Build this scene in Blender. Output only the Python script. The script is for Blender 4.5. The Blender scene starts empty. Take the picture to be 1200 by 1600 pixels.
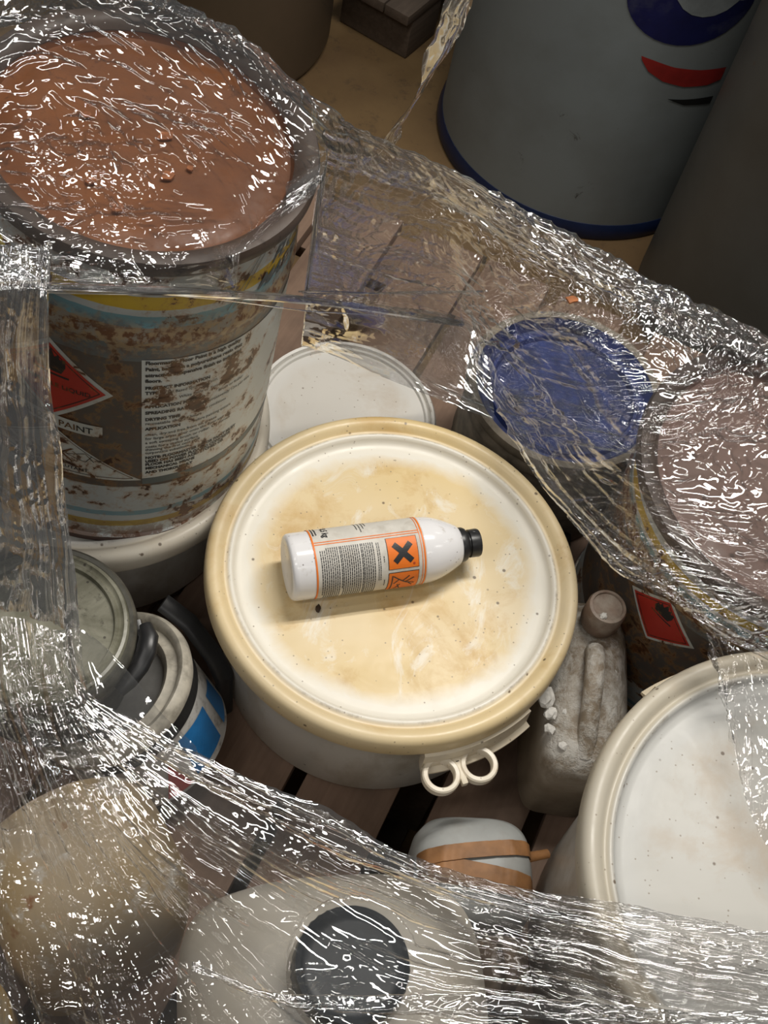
import bpy, bmesh, math, random
import numpy as np
from mathutils import Vector, Matrix, noise as mnoise

random.seed(7)
PI = math.pi
S = bpy.context.scene
COL = S.collection

# ------------------------------------------------------------------ camera, world, lights, exposure
cam_data = bpy.data.cameras.new('camera')
cam_data.sensor_fit = 'VERTICAL'
cam_data.sensor_height = 36.0
cam_data.lens = 43.875
cam_data.clip_start = 0.02
cam = bpy.data.objects.new('camera', cam_data)
COL.objects.link(cam)
cam.matrix_world = Matrix(((0.96296402, -0.26962993, 0.0, 0.0),
                           (0.22444784, 0.80159944, -0.55413131, 0.0),
                           (0.14941038, 0.53360851, 0.83242927, 1.6),
                           (0, 0, 0, 1)))
S.camera = cam

world = bpy.data.worlds.new('dim_warehouse'); S.world = world
world.use_nodes = True
world.node_tree.nodes['Background'].inputs[0].default_value = (0.78, 0.80, 0.80, 1)
world.node_tree.nodes['Background'].inputs[1].default_value = 0.03

def area(name, loc, size, size_y, power, color, target=None, rotz=0):
    d = bpy.data.lights.new(name, 'AREA'); d.shape = 'RECTANGLE'
    d.size, d.size_y, d.energy, d.color = size, size_y, power, color
    o = bpy.data.objects.new(name, d); COL.objects.link(o)
    o.location = loc
    if target is not None:
        o.rotation_euler = (Vector(target) - Vector(loc)).to_track_quat('-Z', 'Y').to_euler()
    else:
        o.rotation_euler = (0, 0, rotz)
    return o
# a twin-tube fluorescent batten hanging just beyond the pallet; then unseen lamps added around it for film glints and front fill
area('fluorescent_tube_light', (0.42, 1.30, 2.55), 1.25, 0.06, 17, (1.0, 0.96, 0.89), rotz=0.45)
area('fluorescent_tube_light', (0.36, 1.43, 2.55), 1.25, 0.06, 17, (1.0, 0.96, 0.89), rotz=0.45)
for bx_, by_, bz_, bp_ in ((-.75, -.55, 2.6, 6), (-1.35, -.05, 2.9, 5), (.35, -1.1, 3.0, 5), (1.9, -.9, 3.1, 6), (-2.3, .9, 3.1, 6), (2.7, .8, 3.1, 6), (-1.1, 3.5, 3.1, 5), (1.8, 3.6, 3.1, 5)):
    area('added_glint_light', (bx_, by_, bz_), 1.25, 0.10, bp_, (1.0, 0.97, 0.92), rotz=.45)

S.view_settings.view_transform = 'Standard'
S.view_settings.look = 'None'
S.view_settings.gamma = 1.0
S.view_settings.exposure = 0.42
S.view_settings.use_curve_mapping = False
S.cycles.transparent_max_bounces = 24
S.cycles.max_bounces = 8
S.cycles.caustics_reflective = False
S.cycles.caustics_refractive = False

# ------------------------------------------------------------------ helpers: objects
def link(name, data, parent=None):
    o = bpy.data.objects.new(name, data); COL.objects.link(o)
    if parent is not None: o.parent = parent
    return o

def obj(name, bm, mat, parent=None, smooth=True, angle=40):
    me = bpy.data.meshes.new(name)
    bm.normal_update()
    if smooth:
        lim = math.radians(angle)
        for e in bm.edges:
            e.smooth = not (len(e.link_faces) == 2 and e.calc_face_angle(0) > lim)
        for f in bm.faces: f.smooth = True
    bm.to_mesh(me); bm.free()
    mats = mat if isinstance(mat, (list, tuple)) else [mat]
    for m in mats: me.materials.append(m)
    return link(name, me, parent)

def tag(o, label=None, cat=None, group=None, kind=None):
    if label: o['label'] = label
    if cat: o['category'] = cat
    if group: o['group'] = group
    if kind: o['kind'] = kind
    return o

def thing(name, label, cat, loc=(0, 0, 0), rot=(0, 0, 0), group=None):
    o = link(name, None); o.empty_display_size = 0.05
    o.location = loc; o.rotation_euler = rot
    return tag(o, label, cat, group)

def lathe(bm, prof, seg=96, closed=False, mat=0):
    """revolve (r, z) pairs about z; r = 0 ends close to a point"""
    rings = []
    for r, z in prof:
        if r <= 1e-6: rings.append([bm.verts.new((0, 0, z))])
        else: rings.append([bm.verts.new((r*math.cos(2*PI*k/seg), r*math.sin(2*PI*k/seg), z)) for k in range(seg)])
    pairs = list(zip(rings, rings[1:]))
    if closed: pairs.append((rings[-1], rings[0]))
    for a, b in pairs:
        for k in range(seg):
            j = (k+1) % seg
            if len(a) == 1 and len(b) == 1: continue
            if len(a) == 1: f = bm.faces.new((a[0], b[j], b[k]))
            elif len(b) == 1: f = bm.faces.new((a[k], a[j], b[0]))
            else: f = bm.faces.new((a[k], a[j], b[j], b[k]))
            f.material_index = mat
    return bm

def finish(bm):
    bmesh.ops.recalc_face_normals(bm, faces=bm.faces[:]); return bm

def box(bm, cx, cy, cz, sx, sy, sz, bev=0.0, rot=None, jit=0.0):
    vs = bmesh.ops.create_cube(bm, size=1.0)['verts']
    for v in vs:
        v.co = Vector((v.co.x*sx, v.co.y*sy, v.co.z*sz))
        if jit: v.co += Vector([random.uniform(-jit, jit) for _ in range(3)])
    if bev:
        es = list({e for v in vs for e in v.link_edges})
        r = bmesh.ops.bevel(bm, geom=es, offset=bev, segments=2, affect='EDGES', profile=0.6)
        vs = list({v for f in r['faces'] for v in f.verts} | {v for v in vs if v.is_valid})
    m = Matrix.Translation((cx, cy, cz)) @ (rot.to_4x4() if rot is not None else Matrix())
    bmesh.ops.transform(bm, matrix=m, verts=vs)
    return vs

def loft(bm, secs, n=48, caps=True):
    """superellipse sections (z, cx, cy, hx, hy, exponent)"""
    rings = []
    for z, cx, cy, hx, hy, e in secs:
        ring = []
        for k in range(n):
            t = 2*PI*k/n; c, s = math.cos(t), math.sin(t)
            x = math.copysign(abs(c)**(2/e), c)*hx; y = math.copysign(abs(s)**(2/e), s)*hy
            ring.append(bm.verts.new((cx+x, cy+y, z)))
        rings.append(ring)
    for a, b in zip(rings, rings[1:]):
        for k in range(n):
            j = (k+1) % n; bm.faces.new((a[k], a[j], b[j], b[k]))
    if caps:
        bm.faces.new(rings[0][::-1]); bm.faces.new(rings[-1])
    return bm

def tube(bm, pts, rad, n=8, caps=True, flat=1.0):
    pts = [Vector(p) for p in pts]
    rings = []; up = Vector((0, 0, 1))
    for i, p in enumerate(pts):
        t = (pts[min(i+1, len(pts)-1)] - pts[max(i-1, 0)]).normalized()
        a = t.cross(up)
        if a.length < 1e-3: a = t.cross(Vector((1, 0, 0)))
        a.normalize(); b = t.cross(a).normalized()
        r = rad[i] if isinstance(rad, (list, tuple)) else rad
        rings.append([bm.verts.new(p + a*math.cos(2*PI*k/n)*r + b*math.sin(2*PI*k/n)*r*flat) for k in range(n)])
    for x, y in zip(rings, rings[1:]):
        for k in range(n):
            j = (k+1) % n; bm.faces.new((x[k], x[j], y[j], y[k]))
    if caps: bm.faces.new(rings[0][::-1]); bm.faces.new(rings[-1])
    return bm

def catmull(pts, n):
    P = np.array(pts, float); m = len(P)
    Q = np.concatenate([(2*P[0]-P[1])[None], P, (2*P[-1]-P[-2])[None]])
    t = np.linspace(0, m-1, n); i = np.minimum(t.astype(int), m-2)
    shape = (n,) + (1,)*(P.ndim-1); f = (t-i).reshape(shape)
    a, b, c, d = Q[i], Q[i+1], Q[i+2], Q[i+3]
    return 0.5*(2*b + (c-a)*f + (2*a-5*b+4*c-d)*f**2 + (3*b-a-3*c+d)*f**3)

# wrap flat (s, z) print onto a cone about z: s = arc length, measured from angle phi0
def wrapper(rad, phi0, off=0.0004):
    def w(s, z):
        r = rad(z); ph = (phi0(z) if callable(phi0) else phi0) + s/r
        return ((r+off)*math.cos(ph), (r+off)*math.sin(ph), z)
    return w

def grid_patch(bm, w, s0, s1, z0, z1, ns, nz, mat=0):
    g = [[bm.verts.new(w(s0+(s1-s0)*i/ns, z0+(z1-z0)*j/nz)) for i in range(ns+1)] for j in range(nz+1)]
    for j in range(nz):
        for i in range(ns):
            bm.faces.new((g[j][i], g[j][i+1], g[j+1][i+1], g[j+1][i])).material_index = mat

def poly_patch(bm, w, pts, step=0.006, mat=0):
    """a convex or star polygon in (s, z), cut into small pieces, then wrapped"""
    t = bmesh.new()
    cx = sum(p[0] for p in pts)/len(pts); cz = sum(p[1] for p in pts)/len(pts)
    c = t.verts.new((cx, cz, 0)); vs = [t.verts.new((p[0], p[1], 0)) for p in pts]
    for a, b in zip(vs, vs[1:]+vs[:1]): t.faces.new((c, a, b))
    for _ in range(6):
        es = [e for e in t.edges if e.calc_length() > step]
        if not es: break
        bmesh.ops.subdivide_edges(t, edges=es, cuts=1)
        bmesh.ops.triangulate(t, faces=t.faces[:])
    m = {v: bm.verts.new(w(v.co.x, v.co.y)) for v in t.verts}
    for f in t.faces:
        bm.faces.new([m[v] for v in f.verts]).material_index = mat
    t.free()

def text_into(bm, w, body, s, z, size, bold=0.0, xs=1.0, shear=0.0, align='LEFT', mat=0, rot=0.0):
    cu = bpy.data.curves.new('lettering', 'FONT'); cu.body = body; cu.size = size
    cu.offset = bold; cu.shear = shear; cu.align_x = align; cu.resolution_u = 2
    o = bpy.data.objects.new('lettering', cu); COL.objects.link(o)
    dg = bpy.context.evaluated_depsgraph_get()
    me = bpy.data.meshes.new_from_object(o.evaluated_get(dg))
    cr, sr = math.cos(rot), math.sin(rot)
    vs = [bm.verts.new(w(s + (v.co.x*cr - v.co.y*sr)*xs, z + v.co.x*sr + v.co.y*cr)) for v in me.vertices]
    for p in me.polygons:
        try: bm.faces.new([vs[i] for i in p.vertices]).material_index = mat
        except ValueError: pass
    bpy.data.objects.remove(o); bpy.data.curves.remove(cu); bpy.data.meshes.remove(me)

# ------------------------------------------------------------------ helpers: materials
class NT:
    def __init__(s, name, rough=0.5, metal=0.0, spec=0.5):
        s.m = bpy.data.materials.new(name); s.m.use_nodes = True
        s.t = s.m.node_tree; s.p = s.t.nodes['Principled BSDF']
        s.p.inputs['Roughness'].default_value = rough; s.p.inputs['Metallic'].default_value = metal
        s.p.inputs['Specular IOR Level'].default_value = spec
        s._co = None
    def n(s, ty): return s.t.nodes.new(ty)
    def set(s, sock, v):
        if hasattr(v, 'is_linked') or isinstance(v, bpy.types.NodeSocket): s.t.links.new(v, sock)
        elif isinstance(v, (tuple, list)) and len(v) == 3 and sock.type == 'RGBA': sock.default_value = (*v, 1)
        else: sock.default_value = v
    def co(s):
        if s._co is None: s._co = s.n('ShaderNodeTexCoord').outputs['Object']
        return s._co
    def map(s, scale=(1, 1, 1), loc=(0, 0, 0), rot=(0, 0, 0), co=None):
        m = s.n('ShaderNodeMapping'); s.set(m.inputs['Vector'], co or s.co())
        m.inputs['Scale'].default_value = scale; m.inputs['Location'].default_value = loc; m.inputs['Rotation'].default_value = rot
        return m.outputs[0]
    def noise(s, scale, detail=4, rough=0.55, co=None, dist=0.0, w=None):
        x = s.n('ShaderNodeTexNoise'); s.set(x.inputs['Vector'], co or s.co())
        x.inputs['Scale'].default_value = scale; x.inputs['Detail'].default_value = detail
        x.inputs['Roughness'].default_value = rough; x.inputs['Distortion'].default_value = dist
        return x.outputs['Fac']
    def rng(s, v, a, b, lo=0.0, hi=1.0):
        x = s.n('ShaderNodeMapRange'); s.set(x.inputs[0], v)
        x.inputs[1].default_value = a; x.inputs[2].default_value = b
        x.inputs[3].default_value = lo; x.inputs[4].default_value = hi
        return x.outputs[0]
    def math(s, op, a, b=0.0):
        x = s.n('ShaderNodeMath'); x.operation = op; s.set(x.inputs[0], a); s.set(x.inputs[1], b); return x.outputs[0]
    def mix(s, f, a, b):
        x = s.n('ShaderNodeMix'); x.data_type = 'RGBA'
        s.set(x.inputs[0], f); s.set(x.inputs[6], a); s.set(x.inputs[7], b); return x.outputs[2]
    def xyz(s, co=None):
        x = s.n('ShaderNodeSeparateXYZ'); s.set(x.inputs[0], co or s.co()); return x.outputs
    def rad(s):
        x = s.xyz(); return s.math('SQRT', s.math('ADD', s.math('MULTIPLY', x[0], x[0]), s.math('MULTIPLY', x[1], x[1])))
    def dots(s, scale, size, keep=0.5, co=None):
        """small specks: round dots at some of the cells"""
        v = s.n('ShaderNodeTexVoronoi'); s.set(v.inputs['Vector'], co or s.co()); v.inputs['Scale'].default_value = scale
        d = s.rng(v.outputs['Distance'], size, size*0.6)
        c = s.n('ShaderNodeSeparateColor'); s.t.links.new(v.outputs['Color'], c.inputs[0])
        return s.math('MULTIPLY', s.math('MULTIPLY', d, s.math('GREATER_THAN', c.outputs[0], keep)), s.math('GREATER_THAN', c.outputs[1], 0.3))
    def color(s, v): s.set(s.p.inputs['Base Color'], v)
    def rough(s, v): s.set(s.p.inputs['Roughness'], v)
    def bump(s, h, strength=0.3, dist=0.002):
        b = s.n('ShaderNodeBump'); b.inputs['Strength'].default_value = strength; b.inputs['Distance'].default_value = dist
        s.set(b.inputs['Height'], h); s.t.links.new(b.outputs[0], s.p.inputs['Normal'])

def plain(name, col, rough=0.5, metal=0.0, var=0.25, scale=30, dirt=None):
    m = NT(name, rough, metal)
    f = m.noise(scale, 4)
    c = m.mix(m.rng(f, .3, .7), tuple(x*(1-var) for x in col), tuple(min(1, x*(1+var*0.5)) for x in col))
    if dirt: c = m.mix(m.rng(m.noise(scale*0.35, 6, .65), .5, .72), c, dirt)
    m.color(c); m.bump(f, .15, .001)
    return m.m

def lid_material(name, base, stain, deep, panel_r, amount, rim_amount, seed):
    m = NT(name, 0.42)
    r = m.rad(); co = m.map(loc=(seed, seed*0.7, 0))
    n1 = m.noise(9, 6, .62, co, 0.6); n2 = m.noise(28, 6, .7, co, 0.4); n3 = m.noise(3.5, 3, .5, co)
    inner = m.rng(m.math('ADD', r, m.rng(n1, 0, 1, -.022, .022)), panel_r*0.97, panel_r*0.86)
    f = m.math('MULTIPLY', inner, m.rng(n3, .30, .62, amount*0.55, amount))
    rim = m.math('MULTIPLY', m.rng(r, panel_r+0.014, panel_r+0.020), m.rng(n3, .3, .7, rim_amount*0.6, rim_amount))
    c = m.mix(m.math('MAXIMUM', f, rim), base, stain)
    blot = m.math('MULTIPLY', m.rng(m.math('ADD', m.math('MULTIPLY', n1, .7), m.math('MULTIPLY', n2, .3)), .50, .62), m.math('ADD', inner, m.math('MULTIPLY', rim, .8)))
    c = m.mix(m.math('MULTIPLY', blot, min(1, .5*amount+.2)), c, deep)
    streak = m.math('MULTIPLY', m.rng(m.noise(13, 6, .7, m.map(loc=(seed*2, 3, 0), scale=(1.6, .8, 1)), 1.2), .54, .66), m.math('MULTIPLY', inner, .75*amount))
    c = m.mix(streak, c, base)
    rust = m.math('MULTIPLY', m.rng(m.noise(16, 5, .6, m.map(loc=(seed*3, 1, 2))), .66, .74), m.rng(n2, .45, .6))
    c = m.mix(m.math('MULTIPLY', rust, .55), c, (.42, .20, .05))
    # dirt caught in the groove between rim and panel
    gr = m.math('MULTIPLY', m.rng(m.math('ABSOLUTE', m.math('SUBTRACT', r, panel_r+0.0145)), .0022, .0006), m.rng(m.noise(40, 5, .7), .50, .68))
    c = m.mix(m.math('MULTIPLY', gr, .6), c, (.16, .11, .06))
    c = m.mix(m.math('MULTIPLY', m.dots(70, .16, .80, co), .85), c, (.10, .06, .03))
    c = m.mix(m.math('MULTIPLY', m.dots(190, .20, .72, co), .7), c, (.20, .15, .10))
    m.color(c); m.rough(m.rng(n2, .3, .7, .30, .52)); m.bump(m.math('ADD', n1, m.math('MULTIPLY', n2, .5)), .16, .0012)
    return m.m

def bucket_body_material(name, col, dirt):
    m = NT(name, 0.40)
    n = m.noise(12, 6, .65, m.map(scale=(1, 1, .5)))
    c = m.mix(m.rng(n, .48, .72), col, dirt)
    c = m.mix(m.math('MULTIPLY', m.dots(60, .14, .8), .7), c, (.1, .07, .05))
    m.color(c); m.bump(n, .1, .001); return m.m

def film_material():
    m = bpy.data.materials.new('stretch_film'); m.use_nodes = True
    t = m.node_tree; t.nodes.clear(); L = t.links.new
    out = t.nodes.new('ShaderNodeOutputMaterial')
    co = t.nodes.new('ShaderNodeTexCoord')
    nz = t.nodes.new('ShaderNodeTexNoise'); nz.inputs['Scale'].default_value = 170; nz.inputs['Detail'].default_value = 2
    L(co.outputs['Object'], nz.inputs['Vector'])
    bp = t.nodes.new('ShaderNodeBump'); bp.inputs['Strength'].default_value = .05; bp.inputs['Distance'].default_value = .001
    L(nz.outputs['Fac'], bp.inputs['Height'])
    at = t.nodes.new('ShaderNodeAttribute'); at.attribute_name = 'layers'
    # Schlick's term on the unsigned angle, so that both faces of the sheet reflect alike
    ge = t.nodes.new('ShaderNodeNewGeometry')
    dt = t.nodes.new('ShaderNodeVectorMath'); dt.operation = 'DOT_PRODUCT'; L(ge.outputs['Incoming'], dt.inputs[0]); L(bp.outputs[0], dt.inputs[1])
    def mth(op, a, b=None):
        q = t.nodes.new('ShaderNodeMath'); q.operation = op
        for k_, v_ in enumerate((a, b)):
            if v_ is None: continue
            if isinstance(v_, (int, float)): q.inputs[k_].default_value = v_
            else: L(v_, q.inputs[k_])
        return q
    inv = mth('SUBTRACT', 1.0, mth('ABSOLUTE', dt.outputs['Value']).outputs[0])
    fr = mth('ADD', mth('MULTIPLY', mth('POWER', inv.outputs[0], 4.0).outputs[0], .9).outputs[0], .042)
    # several clinging layers: each adds two reflecting faces
    mu = t.nodes.new('ShaderNodeMath'); mu.operation = 'MULTIPLY'; L(fr.outputs[0], mu.inputs[0])
    k = t.nodes.new('ShaderNodeMath'); k.operation = 'MULTIPLY_ADD'; L(at.outputs['Fac'], k.inputs[0]); k.inputs[1].default_value = 2.6; k.inputs[2].default_value = 2.6
    L(k.outputs[0], mu.inputs[1]); mu.use_clamp = True
    mn = t.nodes.new('ShaderNodeMath'); mn.operation = 'MINIMUM'; L(mu.outputs[0], mn.inputs[0]); mn.inputs[1].default_value = .75
    gl = t.nodes.new('ShaderNodeBsdfGlossy'); gl.inputs['Roughness'].default_value = .055; gl.inputs['Color'].default_value = (1, 1, 1, 1); L(bp.outputs[0], gl.inputs['Normal'])
    tr = t.nodes.new('ShaderNodeBsdfTransparent'); tr.inputs['Color'].default_value = (.985, .985, .985, 1)
    df = t.nodes.new('ShaderNodeBsdfDiffuse'); df.inputs['Color'].default_value = (.86, .86, .85, 1)
    tl = t.nodes.new('ShaderNodeBsdfTranslucent'); tl.inputs['Color'].default_value = (.86, .86, .85, 1)
    dd = t.nodes.new('ShaderNodeMixShader'); dd.inputs[0].default_value = .5; L(df.outputs[0], dd.inputs[1]); L(tl.outputs[0], dd.inputs[2])
    hz = t.nodes.new('ShaderNodeMath'); hz.operation = 'MULTIPLY'; L(at.outputs['Fac'], hz.inputs[0]); hz.inputs[1].default_value = .042
    m1 = t.nodes.new('ShaderNodeMixShader'); L(hz.outputs[0], m1.inputs[0]); L(tr.outputs[0], m1.inputs[1]); L(dd.outputs[0], m1.inputs[2])
    m2 = t.nodes.new('ShaderNodeMixShader'); L(mn.outputs[0], m2.inputs[0]); L(m1.outputs[0], m2.inputs[1]); L(gl.outputs[0], m2.inputs[2])
    L(m2.outputs[0], out.inputs['Surface'])
    return m

def rust_mask(m, lo, hi, scale=26, seed=0.0):
    a = m.noise(scale, 7, .70, m.map(loc=(seed, seed, seed)), .3)
    b = m.noise(scale*0.22, 4, .55, m.map(loc=(seed+5, 0, 0)))
    return m.rng(m.math('ADD', m.math('MULTIPLY', a, .7), m.math('MULTIPLY', b, .3)), lo, hi)

RUST_D, RUST_M, RUST_L = (.050, .022, .012), (.15, .062, .025), (.40, .20, .05)
def add_rust(m, c, lo=.56, hi=.60, scale=26, seed=0.0):
    """flaking rust: a yellow-brown bleed, then dark scale in its middle"""
    f0 = rust_mask(m, lo-.055, lo+.02, scale, seed); f1 = rust_mask(m, lo, hi, scale, seed)
    c = m.mix(m.math('MULTIPLY', f0, .55), c, RUST_L)
    return m.mix(f1, c, m.mix(m.rng(m.noise(90, 3), .4, .6), RUST_D, RUST_M))

def tin_body_material(h):
    """printed tinplate: stripes by height (local z), rust over all"""
    m = NT('printed_tinplate', 0.42, 0.0, .5)
    z = m.xyz()[2]; wob = m.rng(m.noise(60, 3), 0, 1, -.0015, .0015); z = m.math('ADD', z, wob)
    W, G, Y, B, K = (.54, .58, .58), (.27, .31, .32), (.62, .42, .02), (.17, .36, .43), (.085, .072, .062)
    bands = [(0, W), (.0245, (.44, .30, .03)), (.0340, W), (.0440, (.20, .37, .44)), (.0520, W), (.0945, K), (.285, (.13, .15, .155)), (.305, (.30, .27, .22)), (.328, B), (.341, W), (.348, Y), (.365, W)]
    s = h/.412
    ramp = m.n('ShaderNodeValToRGB'); ramp.color_ramp.interpolation = 'CONSTANT'
    el = ramp.color_ramp.elements
    el[0].position = 0; el[0].color = (*bands[0][1], 1); el.remove(el[1])
    for p, col in bands[1:]:
        e = el.new(p*s/.5); e.color = (*col, 1)
    m.set(ramp.inputs[0], m.math('MULTIPLY', z, 2.0))
    c = m.mix(m.rng(m.noise(8, 5), .4, .7, 0, .25), ramp.outputs[0], (.22, .20, .17))
    mott = m.math('MULTIPLY', m.rng(m.noise(70, 4, .7), .45, .65), m.math('MULTIPLY', m.math('GREATER_THAN', z, .094*s), m.math('LESS_THAN', z, .293*s)))
    c = m.mix(m.math('MULTIPLY', mott, .55), c, (.13, .075, .05))
    c = add_rust(m, c, .548, .572, 42)
    # heavy flaking along the pressed bead below the stripes and at the foot
    bead = m.math('MULTIPLY', m.rng(m.math('ABSOLUTE', m.math('SUBTRACT', z, .314*s)), .026, .007), m.rng(m.noise(85, 5, .7), .42, .50))
    c = m.mix(bead, c, m.mix(m.rng(m.noise(120, 3), .45, .55), (.38, .27, .15), RUST_M))
    foot = m.math('MULTIPLY', m.rng(z, .040*s, .006*s), m.rng(m.noise(60, 5, .7), .42, .52))
    c = m.mix(m.math('MULTIPLY', foot, .9), c, RUST_M)
    c = m.mix(m.math('LESS_THAN', z, .008*s), c, (.06, .03, .022))
    m.color(c); m.bump(m.noise(60, 5, .7), .25, .001)
    return m.m

def print_material(name, col, lo=.59, seed=0.0, edge=False):
    m = NT(name, 0.45)
    c = m.mix(m.rng(m.noise(14, 5), .4, .7, 0, .3), col, tuple(x*.75 for x in col))
    c = add_rust(m, c, lo, lo+.025, 42, seed)
    m.color(c); return m.m

def rust_lid_material(name, a, b, d):
    m = NT(name, 0.55)
    n1 = m.noise(7, 6, .6); n2 = m.noise(45, 6, .7); n3 = m.noise(3, 3)
    c = m.mix(m.rng(n1, .35, .65), a, b)
    c = m.mix(m.rng(n3, .5, .7, 0, .7), c, d)
    c = m.mix(m.rng(n2, .58, .68), c, tuple(x*.45 for x in a))
    m.color(c); m.rough(m.rng(n2, .3, .7, .38, .7)); m.bump(n2, .3, .0015); return m.m

# ------------------------------------------------------------------ materials
FILM = film_material()
M_LID_MAIN = lid_material('yellowed_lid_plastic', (.76, .72, .63), (.67, .50, .23), (.50, .29, .07), .157, 1.0, .95, 3.1)
M_LID_UNDER = lid_material('white_lid_plastic', (.78, .76, .71), (.66, .54, .34), (.50, .28, .06), .157, .3, .45, 8.3)
M_LID_RIGHT = lid_material('grey_white_lid_plastic', (.52, .515, .49), (.50, .42, .28), (.40, .22, .06), .178, .14, .7, 12.7)
M_LID_BACK = lid_material('dusty_lid_plastic', (.60, .58, .54), (.52, .46, .38), (.36, .24, .12), .095, .25, .2, 17.9)
M_BODY = bucket_body_material('white_bucket_plastic', (.60, .58, .54), (.36, .31, .24))
M_TAB = lid_material('stained_tab_plastic', (.76, .74, .69), (.62, .48, .25), (.45, .24, .06), .157, .5, .6, 5.5)
M_BLACK = plain('black_plastic', (.018, .018, .019), .35, 0, .3, 60)
M_BLACK_DUSTY = plain('dusty_black_plastic', (.03, .03, .029), .5, 0, .4, 40, dirt=(.14, .13, .11))
M_RUSTRIM = rust_lid_material('rusted_rim', (.050, .034, .026), (.085, .055, .040), (.12, .095, .08))
M_RUSTLID = rust_lid_material('orange_rusted_lid', (.215, .062, .003), (.115, .032, .004), (.065, .027, .010))
M_RUSTLID2 = rust_lid_material('brown_rusted_lid', (.15, .085, .064), (.19, .11, .085), (.12, .08, .065))
M_FLAKE = plain('rust_flake', (.36, .12, .035), .7, 0, .4, 120)
M_CRUMB = plain('dark_crumb', (.06, .035, .02), .8, 0, .4, 200)
M_PLASTER = plain('white_plaster', (.70, .68, .64), .85, 0, .3, 120)

# ------------------------------------------------------------------ setting
m = NT('grimy_concrete_floor', 0.75)
n1 = m.noise(2.2, 7, .62); n2 = m.noise(24, 5, .7)
c = m.mix(m.rng(n1, .35, .68), (.115, .066, .026), (.20, .125, .05))
c = m.mix(m.rng(n2, .55, .7, 0, .6), c, (.05, .032, .018))
m.color(c); m.bump(n2, .3, .003)
bm = bmesh.new()
bmesh.ops.create_grid(bm, x_segments=40, y_segments=40, size=3.5)
for v in bm.verts:
    v.co.z += -.0015 + .0015*mnoise.noise(v.co*2.0); v.co.y += 1.2
fl = obj('floor', bm, m.m); tag(fl, 'bare brown stained concrete floor behind the wrapped pallet', kind='structure')

def wood_material(name, a, b, dirt):
    m = NT(name, 0.72)
    g = m.noise(9, 6, .65, m.map(scale=(9, .6, 9)), .5); n = m.noise(7, 5, .6)
    c = m.mix(m.rng(g, .35, .68), a, b); c = m.mix(m.rng(n, .48, .7, 0, .7), c, dirt)
    m.color(c); m.bump(g, .35, .0015); return m.m
M_WOOD = wood_material('pinkish_pallet_wood', (.155, .095, .064), (.21, .135, .092), (.07, .045, .03))
M_WOOD_DARK = wood_material('grimy_dark_wood', (.085, .062, .045), (.13, .095, .07), (.05, .035, .025))

# pallet that carries everything: planks along local y, on stringers, on a second course of blocks
pal = thing('wooden_pallet', 'pinkish grimy wooden pallet under the wrapped buckets and tins', 'pallet', (0.10, .62, 0), (0, 0, -0.20))
plank_bm = bmesh.new(); box(plank_bm, 0, 0, 0, .098, 1.36, .022, .002)
plank_me = None
xs = [-.62, -.50, -.38, -.26, -.145, -.03, .11, .225, .34, .46, .58]
for k, x in enumerate(xs):
    if plank_me is None:
        o = obj('plank', plank_bm, M_WOOD, pal, True, 30); plank_me = o.data
    else:
        o = link('plank', plank_me, pal)
    o.location = (x, .02, .289 - .0005*(k % 2)); o.rotation_euler = (0, 0, random.uniform(-.012, .012))
for k, y in enumerate((-.60, .02, .64)):
    b = bmesh.new(); box(b, 0, y, .267, 1.34, .10, .022, .002); obj('stringer_board', b, M_WOOD, pal, True, 30)
blk = None
for x in (-.60, 0, .60):
    for y in (-.60, .02, .64):
        if blk is None:
            b = bmesh.new(); box(b, 0, 0, 0, .12, .10, .234, .003); o = obj('block', b, M_WOOD_DARK, pal, True, 30); blk = o.data
        else: o = link('block', blk, pal)
        o.location = (x, y, .139)
for k, x in enumerate((-.60, 0, .60)):
    b = bmesh.new(); box(b, x, .02, .011, .10, 1.34, .022, .002); obj('skid_board', b, M_WOOD_DARK, pal, True, 30)

# ------------------------------------------------------------------ white lidded buckets
def lid_profile(R):
    k = R - .196
    p = [(.1915, -.027), (.1950, -.0275), (.1962, -.024), (.1958, -.012), (.1950, -.0065), (.1925, -.0020), (.1885, -.0002), (.1840, -.0006), (.1800, -.0030), (.1772, -.0068),
         (.1755, -.0082), (.1735, -.0075), (.1722, -.0058), (.1700, -.0050), (.1680, -.0058), (.1664, -.0090), (.1650, -.0128), (.1620, -.0146), (.1570, -.0150)]
    return [(r+k, z) for r, z in p] + [(.11, -.0148), (.05, -.0144), (0, -.0142)]

def make_bucket(name, label, loc, h, R, lid_mat, group=None, rot=0.0):
    root = thing(name, label, 'bucket', loc, (0, 0, rot), group)
    bm = bmesh.new(); rt = R-.0185; rb = R-.027
    lathe(bm, [(0, .006), (rb-.012, .006), (rb-.010, 0), (rb-.002, .001), (rb, .006), (rb+(rt-rb)*.5, h*.5), (rt, h-.050), (rt+.004, h-.047), (rt+.004, h-.041), (rt+.001, h-.038), (rt+.001, h-.016), (rt-.004, h-.0165)], 96)
    obj('body', finish(bm), M_BODY, root)
    bm = bmesh.new(); lathe(bm, [(r, z) for r, z in lid_profile(R)], 144); finish(bm)
    for f in bm.faces:                                   # outside faces up
        pass
    o = obj('lid', bm, lid_mat, root, True, 60); o.location = (0, 0, h)
    return root

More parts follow.
